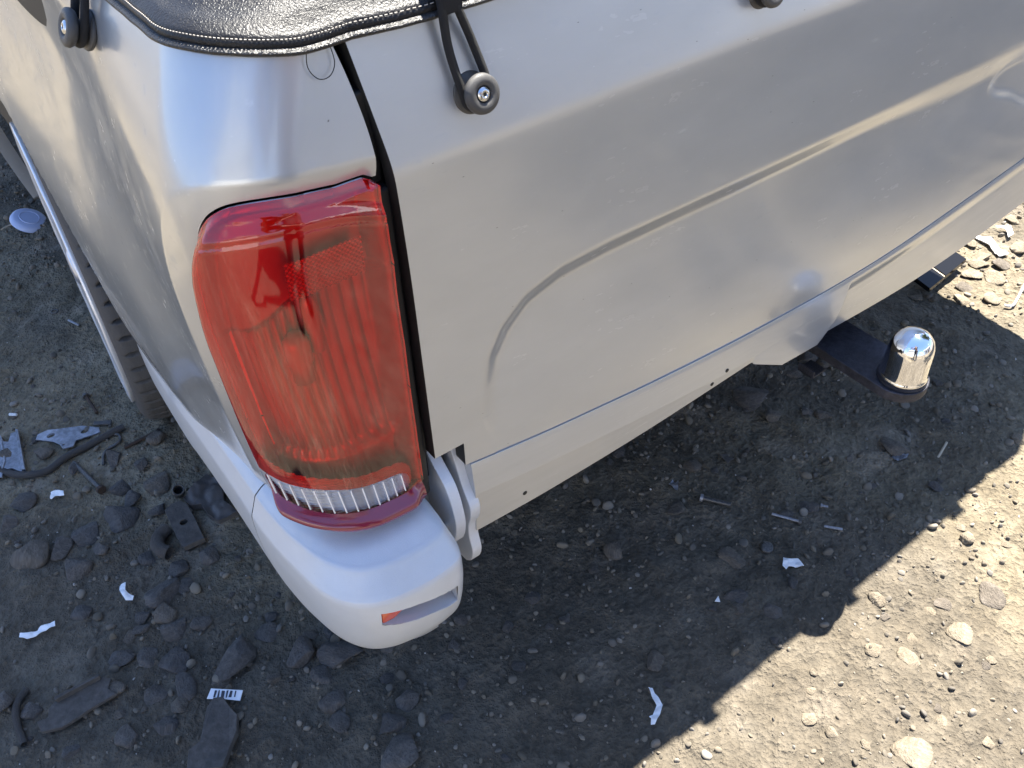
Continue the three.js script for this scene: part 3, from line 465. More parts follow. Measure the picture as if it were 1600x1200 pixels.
  // elastic loops from the hem round the knobs, with a webbing tab above each
  for (const [p, nn, t] of knobSpots) {
    const up = nn.clone().cross(t).negate(); if (up.y < 0) up.negate();
    const at = (a, b, c) => p.clone().addScaledVector(t, a).addScaledVector(up, b).addScaledVector(nn, c).toArray();
    const lean = -.008;
    mesh('elastic_loop', tube([at(-.006 + lean, .076, .010), at(-.0068 + lean, .062, .0105), at(-.0095 + lean * .6, .034, .0068), at(-.0105, .004, .0062), at(-.0085, -.006, .006), at(0, -.0105, .006), at(.0085, -.006, .006), at(.0105, .004, .0062), at(.0075 + lean * .35, .034, .0068), at(.0040 + lean, .062, .0105), at(.0035 + lean, .076, .010)], .0031, 100, 10), M.cord, cover);
    const tabG = []; const w = .0150; const path = [at(lean, .055, .0122), at(lean, .060, .0135), at(lean, .068, .0145), at(lean, .080, .0135), at(lean, .092, .0030), at(lean, .108, -.012)].map((q) => V(...q));
    const c = new THREE.CatmullRomCurve3(path); const sg = sheet((u, v) => c.getPoint(clamp(v, 0, 1)).addScaledVector(t, u), [-w / 2, -w / 4, 0, w / 4, w / 2], range(0, 1, .05), { wall: .0016 }); mesh('webbing_tab', sg, M.webbing, cover);
  }
  mesh('loose_thread', tube([[-.6655, 1.036, -.0250], [-.668, 1.024, -.022], [-.663, 1.0165, -.0195], [-.656, 1.0165, -.0190], [-.650, 1.022, -.0215], [-.650, 1.035, -.0245]], .00035, 40, 5), M.black, cover);
}

// ================================================================ GROUND
const groundY = (x, z) => {
  const far = Math.hypot(x, z + .5);
  let h = (.016 * fbm(x * 1.7, z * 1.7, 1, 3) + .011 * fbm(x * 6, z * 6, 4, 3));
  if (far < 3.2) h += .008 * Math.pow(Math.max(0, fbm(x * 17, z * 17, 9, 3) + .1), 1.2) * 2 + .004 * fbm(x * 55, z * 55, 2, 2);
  return h + .145;
};
{
  const tri = (xs, zs) => { const P = [], C = [], U = [], ix = []; const nx = xs.length, nz = zs.length;
    for (let j = 0; j < nz; j++) for (let i = 0; i < nx; i++) { const x = xs[i], z = zs[j]; P.push(x, groundY(x, z), z); U.push(x, -z);
      const a = fbm(x * 2.3, z * 2.3, 12, 4), b = fbm(x * 9, z * 9, 15, 3), c = fbm(x * 30, z * 30, 18, 2);
      const t = clamp(.5 + a * .9 + b * .5, 0, 1), pale = sstep(.12, .34, fbm(x * 8 + 5, z * 8, 31, 3) + .15 * c);
      let r = lerp(.205, .285, t), g = lerp(.174, .243, t), bl = lerp(.118, .166, t);
      r = lerp(r, .42, pale * .7); g = lerp(g, .36, pale * .7); bl = lerp(bl, .27, pale * .7);
      const darkPatch = sstep(.02, .30, fbm(x * 1.1 + 9, z * 1.1 + 3, 44, 4) + .30 * noise(x * .55 + 2.2, z * .55 + 5.1, 71) + .14); r = lerp(r, .100, darkPatch * .72); g = lerp(g, .087, darkPatch * .72); bl = lerp(bl, .070, darkPatch * .72);  // broad random patches of darker soil
      const k = 1 + .35 * c; C.push(r * k, g * k, bl * k); }
    for (let j = 0; j < nz - 1; j++) for (let i = 0; i < nx - 1; i++) { const a = j * nx + i, b = a + 1, c = a + nx, d = c + 1; ix.push(a, c, b, b, c, d); }
    const g = new THREE.BufferGeometry(); g.setAttribute('position', new THREE.Float32BufferAttribute(P, 3)); g.setAttribute('color', new THREE.Float32BufferAttribute(C, 3)); g.setAttribute('uv', new THREE.Float32BufferAttribute(U, 2)); g.setIndex(ix); g.computeVertexNormals(); return g; };
  const xs = [...[-140, -80, -45, -25, -14, -8, -5, -3.4, -2.4, -1.9], ...range(-1.5, 1.9, .0062), ...[2.2, 2.7, 3.5, 5, 8, 14, 25, 45, 80, 140]];
  const zs = [...[-140, -80, -45, -25, -14, -9, -6, -4.2, -3.2, -2.7], ...range(-2.4, -1.3, .011), ...range(-1.29, .62, .0062), ...[.75, 1.0, 1.4, 2, 3, 5, 8, 14, 25, 45, 80, 140]];
  structure('ground', tri(xs, zs), M.soil);
}
// ---------------------------------------------------------------- stones
const rockMat = (r, g, b) => std({ color: col(r, g, b), map: soilMap, bumpMap: soilBump, bumpScale: .003, roughness: .92 });
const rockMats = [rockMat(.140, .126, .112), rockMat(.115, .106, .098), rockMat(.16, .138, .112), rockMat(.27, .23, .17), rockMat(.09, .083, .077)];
function rockGeo(seed, angular, detail = 3) {
  const g0 = new THREE.IcosahedronGeometry(1, detail), p = g0.attributes.position, r = rng(seed), planes = [];
  for (let i = 0; i < angular; i++) planes.push([V(r() - .5, r() - .35, r() - .5).normalize(), .5 + .34 * r()]);
  for (let i = 0; i < p.count; i++) { const v = V(p.getX(i), p.getY(i), p.getZ(i)); for (const [n, d] of planes) { const q = v.dot(n); if (q > d) v.addScaledVector(n, (d - q) * .92); } const k = 1 + .22 * noise(v.x * 1.1 + seed * 3.7, v.y * 1.1, v.z * 1.1) + .07 * noise(v.x * 4 + seed, v.y * 4, v.z * 4); v.multiplyScalar(k); p.setXYZ(i, v.x, v.y, v.z); }
  const uv = g0.attributes.uv; for (let i = 0; i < p.count; i++) uv.setXY(i, p.getX(i) * .06 + seed * .13, p.getZ(i) * .06 + p.getY(i) * .04);
  g0.computeVertexNormals();
  // smooth the facets by averaging normals of shared points
  const acc = new Map(), N = g0.attributes.normal, key = (i) => Math.round(p.getX(i) * 500) + '_' + Math.round(p.getY(i) * 500) + '_' + Math.round(p.getZ(i) * 500);
  for (let i = 0; i < p.count; i++) { const k = key(i); if (!acc.has(k)) acc.set(k, V(0, 0, 0)); acc.get(k).add(V(N.getX(i), N.getY(i), N.getZ(i))); }
  for (let i = 0; i < p.count; i++) { const v = acc.get(key(i)).clone().normalize(); N.setXYZ(i, v.x, v.y, v.z); }
  return g0;
}
const rocks = []; for (let i = 0; i < 14; i++) rocks.push(rockGeo(i + 1, i % 3 ? 11 : 5, 4));
function stone(x, z, r, opt = {}) {
  const { kind = 0, mat = 0, flat = .62, turn = 0, sink = .35, long = 1, name = 'stone', label, group, category = 'stone' } = opt;
  const m = shade(new THREE.Mesh(rocks[kind % rocks.length], rockMats[mat % rockMats.length]));
  m.scale.set(r * long, r * flat, r); m.rotation.set(opt.tx || 0, turn, opt.tz || 0);
  m.position.set(x, groundY(x, z) + r * flat * (1 - 2 * sink), z);
  return top(m, name, label, category, group);
}
// ================================================================ what stands around, mirrored in paint and chrome
M.wall = std({ color: col(.72, .70, .66), roughness: .9 }); M.roofing = std({ color: col(.45, .47, .48), metalness: .4, roughness: .55 }); M.door = std({ color: col(.20, .13, .08), roughness: .6 });
function house(label, x, z, w, d, h, turn) {
  const g = thing('house', label, 'house', [x, .12, z]); g.rotation.y = turn;
  mesh('wall', bx(-w / 2, w / 2, 0, h, -d / 2, d / 2, .02), M.wall, g);
  const rs = new THREE.Shape(); rs.moveTo(-d / 2 - .4, 0); rs.lineTo(d / 2 + .4, 0); rs.lineTo(0, 1.3); const rg = new THREE.ExtrudeGeometry(rs, { depth: w + .6, bevelEnabled: false }); rg.rotateY(Math.PI / 2); rg.translate(-w / 2 - .3, h + .003, 0); mesh('roof', rg, M.roofing, g);
  for (const wx of [-w * .3, w * .3]) { const win = mesh('window', bx(wx - .6, wx + .6, 1.0, 2.1, -d / 2 - .02, -d / 2 + .05, .01), M.glass, g); mesh('frame', merge([-.6, -.2, .2, .6].map((k) => bx(wx + k - .03, wx + k + .03, .98, 2.12, -d / 2 - .05, -d / 2 - .022, .005))), M.wall, win); }
  const dr = mesh('door', bx(-.45, .45, 0, 2.05, -d / 2 - .03, -d / 2 + .05, .01), M.door, g); mesh('handle', bx(.30, .38, 1.0, 1.04, -d / 2 - .08, -d / 2 - .032, .008), M.screw, dr);
  return g;
}
function smallTree(label, x, z, h, rx, rz, seed) {
  const g = thing('small_tree', label, 'tree', [x, .14, z]), r = rng(seed), limbs = [];
  limbs.push(lathe([[.0001, 0], [.10, 0], [.075, .25], [.06, h * .35], [.045, h * .6], [.02, h * .85], [.0001, h * .86]], 14));
  const tips = []; for (let i = 0; i < 14; i++) { const a = i * 2.4, y0 = h * (.35 + .45 * (i / 14)), p1 = [Math.cos(a) * rx * (.45 + .4 * r()), y0 + h * .16 * (.4 + r()), Math.sin(a) * rz * (.45 + .4 * r())]; limbs.push(tube([[0, y0, 0], [p1[0] * .5, lerp(y0, p1[1], .6), p1[2] * .5], p1], .016, 8, 6)); tips.push(V(...p1)); }
  tips.push(V(0, h * .92, 0), V(.1, h * .8, .1), V(-.2, h * .7, 0), V(.25, h * .68, -.1));
  mesh('trunk', merge(limbs), std({ color: col(.11, .085, .065), roughness: .9 }), g);
  const leaf = new THREE.PlaneGeometry(.085, .045), list = []; const q = new THREE.Quaternion(), e = new THREE.Euler(), m = new THREE.Matrix4();
  for (let i = 0; i < 4600; i++) { const c = tips[Math.floor(r() * tips.length)], s = .42 * Math.cbrt(r()); const a = r() * 6.283, b = Math.acos(2 * r() - 1); e.set(r() * 6, r() * 6, r() * 6); q.setFromEuler(e); const k = .8 + .5 * r(); m.compose(V(c.x + s * Math.sin(b) * Math.cos(a) * 1.1, c.y + s * Math.cos(b), c.z + s * Math.sin(b) * Math.sin(a)), q, V(k, k, k)); list.push(leaf.clone().applyMatrix4(m)); }
  mesh('crown', merge(list), phys({ color: col(.055, .095, .03), roughness: .7, transmission: .25, thickness: 0, side: THREE.DoubleSide }), g);
}
smallTree('small leafy tree whose dappled shade lies behind the truck', 2.95, .62, 3.5, 1.5, .85, 51);
house('white washed house with a grey metal roof across the yard behind the truck', 4.6, 10.5, 7, 5, 2.9, .12);
house('white washed house with a grey metal roof at the left behind the truck', -8.2, 6.2, 6, 5, 2.9, 1.0);
const PHOTO_STONES = [[-0.971,-0.746,0.0163], [-0.837,-0.679,0.0144], [-0.829,-0.647,0.0122], [-0.785,-0.65,0.0186], [-0.856,-0.616,0.0219], [-0.806,-0.593,0.012], [-0.911,-0.616,0.0196], [-0.99,-0.627,0.0241], [-0.951,-0.615,0.0136], [-0.779,-0.462,0.0134], [-0.821,-0.746,0.0159], [-0.911,-0.83,0.015], [-1.003,-0.711,0.0129], [-0.902,-0.572,0.0097], [-0.853,-0.516,0.0115], [-0.943,-0.564,0.019], [-0.823,-0.466,0.0132], [-0.857,-0.436,0.0203], [-0.827,-0.433,0.0112], [-0.868,-0.374,0.0161], [-0.834,-0.361,0.0108], [-0.82,-0.277,0.0234], [-0.887,-0.326,0.0174], [-0.94,-0.376,0.0149], [-0.914,-0.356,0.0122], [-0.929,-0.294,0.0143], [-0.891,-0.278,0.0144], [-0.906,-0.258,0.01], [-0.897,-0.418,0.009], [-0.906,-0.4,0.008], [-0.866,-0.402,0.0127], [-0.975,-0.26,0.0122], [-0.973,-0.296,0.0067], [-1.04,-0.283,0.0081], [-1.09,-0.404,0.0118], [-1.065,-0.373,0.0117], [-0.93,-0.244,0.0115], [-0.964,-0.483,0.0118], [-0.923,-0.398,0.008], [-0.85,-0.262,0.0102], [-0.767,-0.291,0.0142], [-0.744,-0.227,0.0191], [-0.704,-0.196,0.02], [-0.739,-0.183,0.0119], [-0.741,-0.143,0.0151], [-0.751,-0.111,0.0115], [-0.701,-0.065,0.0139], [-0.665,-0.084,0.0133], [-0.712,-0.024,0.0175], [-0.645,-0.165,0.0114], [-0.638,-0.03,0.0074], [-0.543,-0.137,0.008], [-0.571,-0.113,0.007], [-0.72,-0.246,0.0071], [-0.696,-0.234,0.008], [-0.498,-0.088,0.0071], [-0.089,-0.142,0.0113], [-0.443,-0.108,0.0091], [-0.427,-0.052,0.0062], [-0.34,-0.093,0.0065], [-0.451,-0.055,0.0053], [-0.296,-0.096,0.0133], [-0.172,0.02,0.014], [-0.229,0.086,0.0071], [-0.215,0.07,0.0108], [-0.156,-0.243,0.0115], [-0.169,-0.096,0.0138], [0.263,-0.203,0.0139], [0.281,-0.171,0.0149], [0.096,-0.142,0.013], [0.152,-0.113,0.0087], [0.171,-0.092,0.0097], [0.212,-0.189,0.0102], [0.102,-0.197,0.0243], [0.199,0.029,0.0177], [0.139,0.19,0.0077], [0.068,0.288,0.0179], [-0.104,0.278,0.0144], [-0.02,0.295,0.0173], [-0.075,0.217,0.0071], [-0.243,0.228,0.0066], [-0.251,0.317,0.0055], [-0.135,0.341,0.0065], [-0.146,0.354,0.0072], [-0.201,0.277,0.0057], [-0.019,0.342,0.0068], [-0.135,0.211,0.0052], [-0.135,0.242,0.0103], [0.003,0.254,0.0116], [-0.018,0.247,0.008], [-0.072,0.26,0.0078], [-0.273,0.251,0.0105], [-0.212,0.358,0.022], [-0.126,0.407,0.0079], [0.163,0.251,0.0075], [-0.128,0.28,0.0042], [0.71,-0.164,0.0178], [0.734,-0.131,0.0202], [0.752,-0.178,0.0167], [0.942,-0.223,0.0136], [0.802,-0.23,0.0132], [0.621,-0.13,0.0148], [0.563,-0.188,0.0111], [0.662,-0.149,0.015], [0.784,-0.188,0.0156], [0.859,-0.157,0.0157], [0.788,-0.148,0.0154], [0.582,-0.167,0.0086], [0.669,-0.096,0.0172]];
const placed = [], looseStones = [];
function tagStone(i) {
  const named = {
    0: 'grey oval stone at the left frame edge below the rubber strip', 3: 'boxy grey stone beside the short metal tube', 4: 'long flat grey stone below the hex bolt',
    7: 'broad flat stone half buried at the far left of the dirt', 17: 'angular grey stone above the cluster of pebbles left of the bumper', 19: 'pointed grey stone in the middle of the pebble cluster',
    21: 'large triangular grey stone just above the printed white strip', 22: 'smooth grey stone at the centre of the lower left pebbles', 25: 'bluish grey oblong stone beside the rusty channel piece', 26: 'brownish stone left of the printed white strip',
    40: 'pale grey stone just left of the corner bumper tip', 41: 'wide grey stone left of the pair below the bumper tip', 42: 'large dark rounded stone right below the bumper tip', 43: 'round stone touching the wide stone below the bumper',
    44: 'egg shaped stone in the middle of the row below the bumper', 45: 'lowest round stone of the row below the bumper', 46: 'upright oval stone at the bottom centre in shade', 47: 'flat broken stone above the upright oval stone', 48: 'long stone cut by the bottom edge of the picture',
    65: 'pale stone chip peeping from under the tailgate edge', 66: 'flat slab of stone beside the short bolt in the shade', 73: 'broad slab half buried under the valance tab', 74: 'dark squarish stone near the tow ball in the shade',
    76: 'pale round flat stone in the sunlit dirt at the right', 77: 'pale flat stone in the middle of the sunlit dirt', 78: 'pale lumpy stone left of the round flat one in the sun', 92: 'largest pale flat stone at the bottom of the sunlit dirt', 97: 'large pale stone chip beside the black tile',
  };
  return named[i];
}
PHOTO_STONES.forEach(([x, z, r], i) => {
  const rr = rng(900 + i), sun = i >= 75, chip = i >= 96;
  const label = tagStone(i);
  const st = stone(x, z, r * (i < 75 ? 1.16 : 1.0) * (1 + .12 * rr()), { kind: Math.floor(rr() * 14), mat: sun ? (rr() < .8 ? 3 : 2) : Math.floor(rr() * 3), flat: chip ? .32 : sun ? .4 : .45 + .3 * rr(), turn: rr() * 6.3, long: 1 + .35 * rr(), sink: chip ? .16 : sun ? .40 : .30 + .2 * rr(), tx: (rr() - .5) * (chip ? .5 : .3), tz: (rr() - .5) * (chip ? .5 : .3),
    label: label || (chip ? 'flat pale stone chip in the sunlit rubble beyond the tow ball' : sun ? 'small pale stone scattered on the sunlit dirt' : 'small grey stone lying loose in the shaded dirt'),
    group: label ? undefined : (chip ? 'flat stone chips in the sunlit rubble' : sun ? 'small pale stones on the sunlit dirt' : 'small grey stones in the shaded dirt') });
  if (!label) looseStones.push([st, x, z, r]);
  placed.push([x, z, r]);
});
{ // more of the same, in three fields: left shade, shade behind the truck, sunlit strip
  const r = rng(4242);
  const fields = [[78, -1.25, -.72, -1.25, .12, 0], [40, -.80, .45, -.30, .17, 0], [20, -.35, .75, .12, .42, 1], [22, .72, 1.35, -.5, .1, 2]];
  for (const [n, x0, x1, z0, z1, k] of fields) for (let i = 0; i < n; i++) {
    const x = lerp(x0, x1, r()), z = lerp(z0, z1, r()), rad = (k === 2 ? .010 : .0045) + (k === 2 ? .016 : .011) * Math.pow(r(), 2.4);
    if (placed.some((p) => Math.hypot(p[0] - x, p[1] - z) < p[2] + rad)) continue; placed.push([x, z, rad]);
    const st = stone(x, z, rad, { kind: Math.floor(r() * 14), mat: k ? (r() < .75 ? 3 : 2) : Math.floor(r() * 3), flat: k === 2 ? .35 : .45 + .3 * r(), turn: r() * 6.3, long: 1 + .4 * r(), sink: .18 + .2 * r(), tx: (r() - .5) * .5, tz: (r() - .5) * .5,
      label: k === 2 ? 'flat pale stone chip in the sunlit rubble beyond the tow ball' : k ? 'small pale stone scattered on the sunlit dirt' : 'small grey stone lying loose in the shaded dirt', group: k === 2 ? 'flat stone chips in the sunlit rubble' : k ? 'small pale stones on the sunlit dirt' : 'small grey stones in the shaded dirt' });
    looseStones.push([st, x, z, rad]);
  }
}
{ // fine gravel nobody could count
  const geo = rockGeo(77, 5, 1), N = 26000, im = new THREE.InstancedMesh(geo, std({ color: 0xffffff, roughness: .95 }), N), r = rng(808), m = new THREE.Matrix4(), q = new THREE.Quaternion(), e = new THREE.Euler(), c = new THREE.Color();
  let k = 0; while (k < N) {
    const x = lerp(-1.5, 1.5, r()), z = lerp(-1.9, .55, r()); const dens = sstep(-.25, .25, fbm(x * 3, z * 3, 61, 3) + .12); if (r() > dens) continue;
    const s = r() < (z > .16 && x > -.4 ? .05 : .14) ? .0028 + .0052 * Math.pow(r(), 2) : .0009 + .0034 * Math.pow(r(), 3.2); e.set(r() * 6, r() * 6, r() * 6); q.setFromEuler(e); m.compose(V(x, groundY(x, z) + s * .25, z), q, V(s * (1 + .5 * r()), s * .75, s)); im.setMatrixAt(k, m);
    const t = r(), v = .6 + .8 * r(), pale = s < .0026 && r() < .03; const dk = .82; c.setRGB(pale ? .45 : .18 * v * dk, pale ? .42 : lerp(.150, .162, t) * v * dk, pale ? .38 : lerp(.108, .138, t) * v * dk); im.setColorAt(k, c); k++;
  }
  im.name = 'gravel'; im.userData = { kind: 'stuff', label: 'fine gravel strewn over the dirt ground', category: 'gravel' }; shade(im); scene.add(im);
}
// ---------------------------------------------------------------- litter and scrap on the dirt
const L = {
  alu: std({ color: col(.60, .62, .68), metalness: .45, roughness: .42, map: steelMap }), steel: std({ color: col(.22, .21, .20), metalness: .6, roughness: .5, map: steelMap }), rust: std({ color: col(.13, .085, .06), metalness: .3, roughness: .8, map: steelMap }),
  white: std({ color: col(.80, .80, .81), roughness: .55, bumpMap: grainBump, bumpScale: .0004 }), paper: std({ color: col(.80, .80, .80), roughness: .85, bumpMap: grainBump, bumpScale: .0006 }), dark: std({ color: col(.052, .048, .045), roughness: .8, bumpMap: soilBump, bumpScale: .002 }), dust: std({ color: col(.118, .106, .094), roughness: .9, map: soilMap, bumpMap: soilBump, bumpScale: .002 }),
  foil: std({ color: col(.085, .075, .068), metalness: .1, roughness: .5 }), ink: std({ color: col(.05, .05, .06), roughness: .8 }), wood: std({ color: col(.45, .38, .28), roughness: .85 }), blue: std({ color: col(.42, .48, .66), roughness: .4 }), hole: std({ color: col(.01, .01, .01), roughness: 1 }),
};
const cen = (p) => { let x = 0, z = 0; for (const q of p) { x += q[0]; z += q[1]; } return [x / p.length, z / p.length]; };
function slabGeo(poly, o, t, holes = [], bend = 0) {        // a flat piece lying on the ground; poly in ground metres, o = its origin
  const to = (p) => new THREE.Vector2(p[0] - o[0], -(p[1] - o[1])), sh = new THREE.Shape(poly.map(to));
  for (const h of holes) { const c = to(h), path = new THREE.Path(); path.absellipse(c.x, c.y, h[2], h[3] || h[2], 0, Math.PI * 2, true, h[4] || 0); sh.holes.push(path); }
  const b = Math.min(.0006, t * .3), g = new THREE.ExtrudeGeometry(sh, { depth: Math.max(t - 2 * b, .0002), bevelEnabled: true, bevelSize: b, bevelThickness: b, bevelSegments: 1, curveSegments: 12 });
  g.rotateX(-Math.PI / 2); if (bend) { const p = g.attributes.position; for (let i = 0; i < p.count; i++) p.setY(i, p.getY(i) + bend * (noise(p.getX(i) * 40 + o[0] * 9, p.getZ(i) * 40, 3) + .5)); g.computeVertexNormals(); }
  return g;
}
function litter(name, label, category, o, lift = 0) { placed.push([o[0], o[1], .01]); return thing(name, label, category, [o[0], groundY(o[0], o[1]) + .002 + lift, o[1]]); }
function flat(name, label, category, poly, t, mat, { holes = [], bend = 0, lift = .002, part = 'piece' } = {}) { const o = cen(poly), l = litter(name, label, category, o, lift);
  if (!bend || mat === L.dust) { mesh(part, slabGeo(poly, o, t, holes, bend), mat, l); return [l, o]; }
  const c = poly.map((p) => [p[0] - o[0], -(p[1] - o[1])]), ins = polySDF(c), xs = c.map((p) => p[0]), ys = c.map((p) => p[1]), a = Math.min(...xs), b = Math.max(...xs), d = Math.min(...ys), e = Math.max(...ys), st = Math.max(b - a, e - d) / 46, sd = o[0] * 31 + o[1] * 17;
  const at = (x, y) => V(x, bend * (.55 * noise(x * 30 + sd, y * 30, 3) + .9 * Math.abs(noise(x * 55, y * 55 + sd, 5)) + .35 * noise(x * 140, y * 140, sd)), -y);
  const sh = sheet(at, range(a - st, b + st, st), range(d - st, e + st, st), { sdf: ins, wall: Math.max(.0009, t * .6), wallDir: () => V(0, -1, 0) }); mesh(part, sh, mat, l); return [l, o]; }
function rod(name, label, category, a, b, r, mat, { head = 0, headMat = mat, lift = 0, ribs = 0 } = {}) {   // a rod lying from a to b, with a head at b
  const o = [(a[0] + b[0]) / 2, (a[1] + b[1]) / 2], len = Math.hypot(b[0] - a[0], b[1] - a[1]), l = litter(name, label, category, o, r * .8 + lift); l.rotation.y = Math.atan2(-(b[1] - a[1]), b[0] - a[0]); l.rotation.z = .03;
  const prof = [[.0001, -len / 2], [r * .9, -len / 2]]; const n = Math.max(2, ribs); for (let i = 0; i <= n; i++) { const y = lerp(-len / 2 + r * .3, len / 2, i / n); prof.push([r * (ribs && i % 2 ? .86 : 1), y]); } prof.push([.0001, len / 2 + .0002]);
  mesh('shank', lathe(prof, 14).rotateZ(-Math.PI / 2), mat, l);
  if (head) mesh('head', new THREE.CylinderGeometry(head, head, head * .75, 6).rotateZ(Math.PI / 2).translate(len / 2, 0, 0), headMat, l);
  return l;
}
function bentTube(name, label, category, pts, r, mat, part = 'strip', k = 8, lift = 0) { const o = cen(pts), l = litter(name, label, category, o); mesh(part, tube(pts.map((p) => [p[0] - o[0], groundY(p[0], p[1]) - groundY(o[0], o[1]) + r * .6 + lift, p[1] - o[1]]), r, pts.length * 8, k), mat, l); return l; }

flat('latch_plate', 'silvery triangular latch plate with two oval holes on the shaded dirt', 'metal plate', [[-0.912, -0.869], [-0.906, -0.879], [-0.889, -0.879], [-0.870, -0.868], [-0.839, -0.852], [-0.818, -0.830], [-0.820, -0.818], [-0.828, -0.819], [-0.859, -0.825], [-0.867, -0.814], [-0.882, -0.819], [-0.883, -0.832], [-0.890, -0.846]], .003, L.alu, { holes: [[...[-0.889, -0.862], .0066, .0048], [...[-0.840, -0.836], .0066, .0048], [...[-0.879, -0.826], .002]] });
{ const [l, o] = flat('bracket_plate', 'silver metal bracket with a notch at the left picture edge', 'bracket', [[-0.968, -0.913], [-0.958, -0.921], [-0.958, -0.902], [-0.951, -0.896], [-0.942, -0.914], [-0.933, -0.913], [-0.936, -0.879], [-0.948, -0.809], [-0.953, -0.813], [-0.959, -0.823], [-0.963, -0.831], [-0.976, -0.836], [-0.982, -0.820], [-0.991, -0.831]], .0035, L.alu, { holes: [[...[-0.957, -0.867], .0035, .0025]] });
  mesh('flange', slabGeo([[-0.933, -0.913], [-0.930, -0.910], [-0.947, -0.808], [-0.951, -0.811]], o, .009), L.alu, l); mesh('pressed_rib', tube([[-0.960, -0.907], [-0.965, -0.873], [-0.968, -0.854], [-0.977, -0.837]].map((p) => [p[0] - o[0], .0035, p[1] - o[1]]), .0015, 16, 6), L.alu, l); }
bentTube('rubber_strip', 'dark rubber strip curving across the dirt below the latch plate', 'rubber strip', [[-0.986, -0.850], [-0.970, -0.824], [-0.947, -0.796], [-0.919, -0.786], [-0.885, -0.795], [-0.846, -0.798], [-0.811, -0.800], [-0.783, -0.801]], .0062, L.dark, 'strip', 7);
rod('hex_bolt', 'long hex bolt lying diagonally below the rubber strip', 'bolt', [-0.878, -0.775], [-0.862, -0.686], .0042, L.steel, { head: .0078, headMat: L.rust, ribs: 30 });
bentTube('wire_hook', 'bent metal hook lying right of the rubber strip', 'hook', [[-0.806, -0.800], [-0.797, -0.791], [-0.799, -0.775], [-0.808, -0.769], [-0.820, -0.769], [-0.832, -0.759], [-0.841, -0.742]], .0026, L.steel, 'wire');
rod('threaded_rod', 'rusty threaded rod lying beside the tyre', 'rod', [-0.800, -0.757], [-0.739, -0.758], .0034, L.rust, { ribs: 50, head: .005 });
rod('small_screw', 'small dark screw above the latch plate', 'screw', [-0.808, -0.872], [-0.809, -0.925], .003, L.rust, { head: .0065, headMat: L.steel, ribs: 20 });
flat('steel_tab', 'short steel tab lying right behind the latch plate', 'metal tab', [[-0.823, -0.841], [-0.819, -0.847], [-0.795, -0.832], [-0.799, -0.823], [-0.812, -0.834]], .003, L.steel);
{ const o = [-0.766, -0.602], l = litter('metal_tube', 'short dark tube end standing beside the crumpled scrap', 'tube', o, .004); mesh('tube', lathe([[.0068, 0], [.0092, 0], [.0092, .016], [.0084, .017], [.0068, .016], [.0068, .001]], 28).rotateX(.5), L.steel, l); mesh('tube_inside', new THREE.CylinderGeometry(.0067, .0067, .002, 20).rotateX(.5), L.hole, l); }
{ const o = [-0.733, -0.557], l = litter('crumpled_scrap', 'crumpled dark scrap under the body edge', 'scrap', o, .006); const poly = [[-0.765, -0.583], [-0.716, -0.608], [-0.703, -0.576], [-0.718, -0.537], [-0.709, -0.504], [-0.740, -0.504], [-0.748, -0.526], [-0.748, -0.553], [-0.763, -0.562]];
  const c = poly.map((p) => [p[0] - o[0], p[1] - o[1]]), us = range(0, 1, .045); const ins = polySDF(c); const bb = c.reduce((a, p) => [Math.min(a[0], p[0]), Math.max(a[1], p[0]), Math.min(a[2], p[1]), Math.max(a[3], p[1])], [9, -9, 9, -9]);
  mesh('crumpled_sheet', sheet((u, v) => { const x = lerp(bb[0], bb[1], u), z = lerp(bb[3], bb[2], v); return V(x, .006 + .020 * Math.abs(noise(x * 22, z * 16 + 3, 3)) + .004 * Math.abs(noise(x * 60, z * 60, 5)), z); }, us, us, { sdf: (u, v) => ins(lerp(bb[0], bb[1], u), lerp(bb[3], bb[2], v)) * 8, wall: .012, wallDir: () => V(0, -1, 0) }), L.foil, l); }
flat('rubber_pad', 'flat dark rubber pad with a round hole', 'rubber pad', [[-0.798, -0.574], [-0.785, -0.580], [-0.772, -0.577], [-0.766, -0.564], [-0.768, -0.525], [-0.772, -0.485], [-0.786, -0.487], [-0.803, -0.488], [-0.803, -0.512]], .010, L.dust, { holes: [[...[-0.784, -0.533], .0062, .0055]], lift: .004 });
bentTube('pipe_elbow', 'short dark pipe elbow beside the rubber pad', 'pipe', [[-0.808, -0.545], [-0.824, -0.537], [-0.832, -0.520], [-0.831, -0.503], [-0.824, -0.493]], .0105, L.dust, 'elbow', 12, .004);
flat('paper_scrap', 'small white folded paper scrap left of the hex bolt', 'paper scrap', [[-0.933, -0.719], [-0.928, -0.732], [-0.920, -0.731], [-0.911, -0.722], [-0.913, -0.712], [-0.925, -0.720], [-0.931, -0.716]], .0012, L.paper, { bend: .004, lift: .005 });
flat('plastic_ribbon', 'twisted white plastic ribbon on the dirt at the left', 'plastic strip', [[-1.045, -0.493], [-1.042, -0.498], [-1.033, -0.492], [-1.021, -0.489], [-1.015, -0.493], [-1.003, -0.489], [-0.997, -0.489], [-0.999, -0.480], [-1.009, -0.481], [-1.017, -0.483], [-1.025, -0.481], [-1.037, -0.483]], .0012, L.white, { bend: .005, lift: .006 });
flat('torn_wrapper', 'torn white wrapper piece near the upper pebbles', 'wrapper', [[-0.906, -0.479], [-0.901, -0.487], [-0.894, -0.486], [-0.899, -0.472], [-0.898, -0.465], [-0.893, -0.456], [-0.897, -0.452], [-0.905, -0.457], [-0.906, -0.470]], .001, L.paper, { bend: .006, lift: .006 });
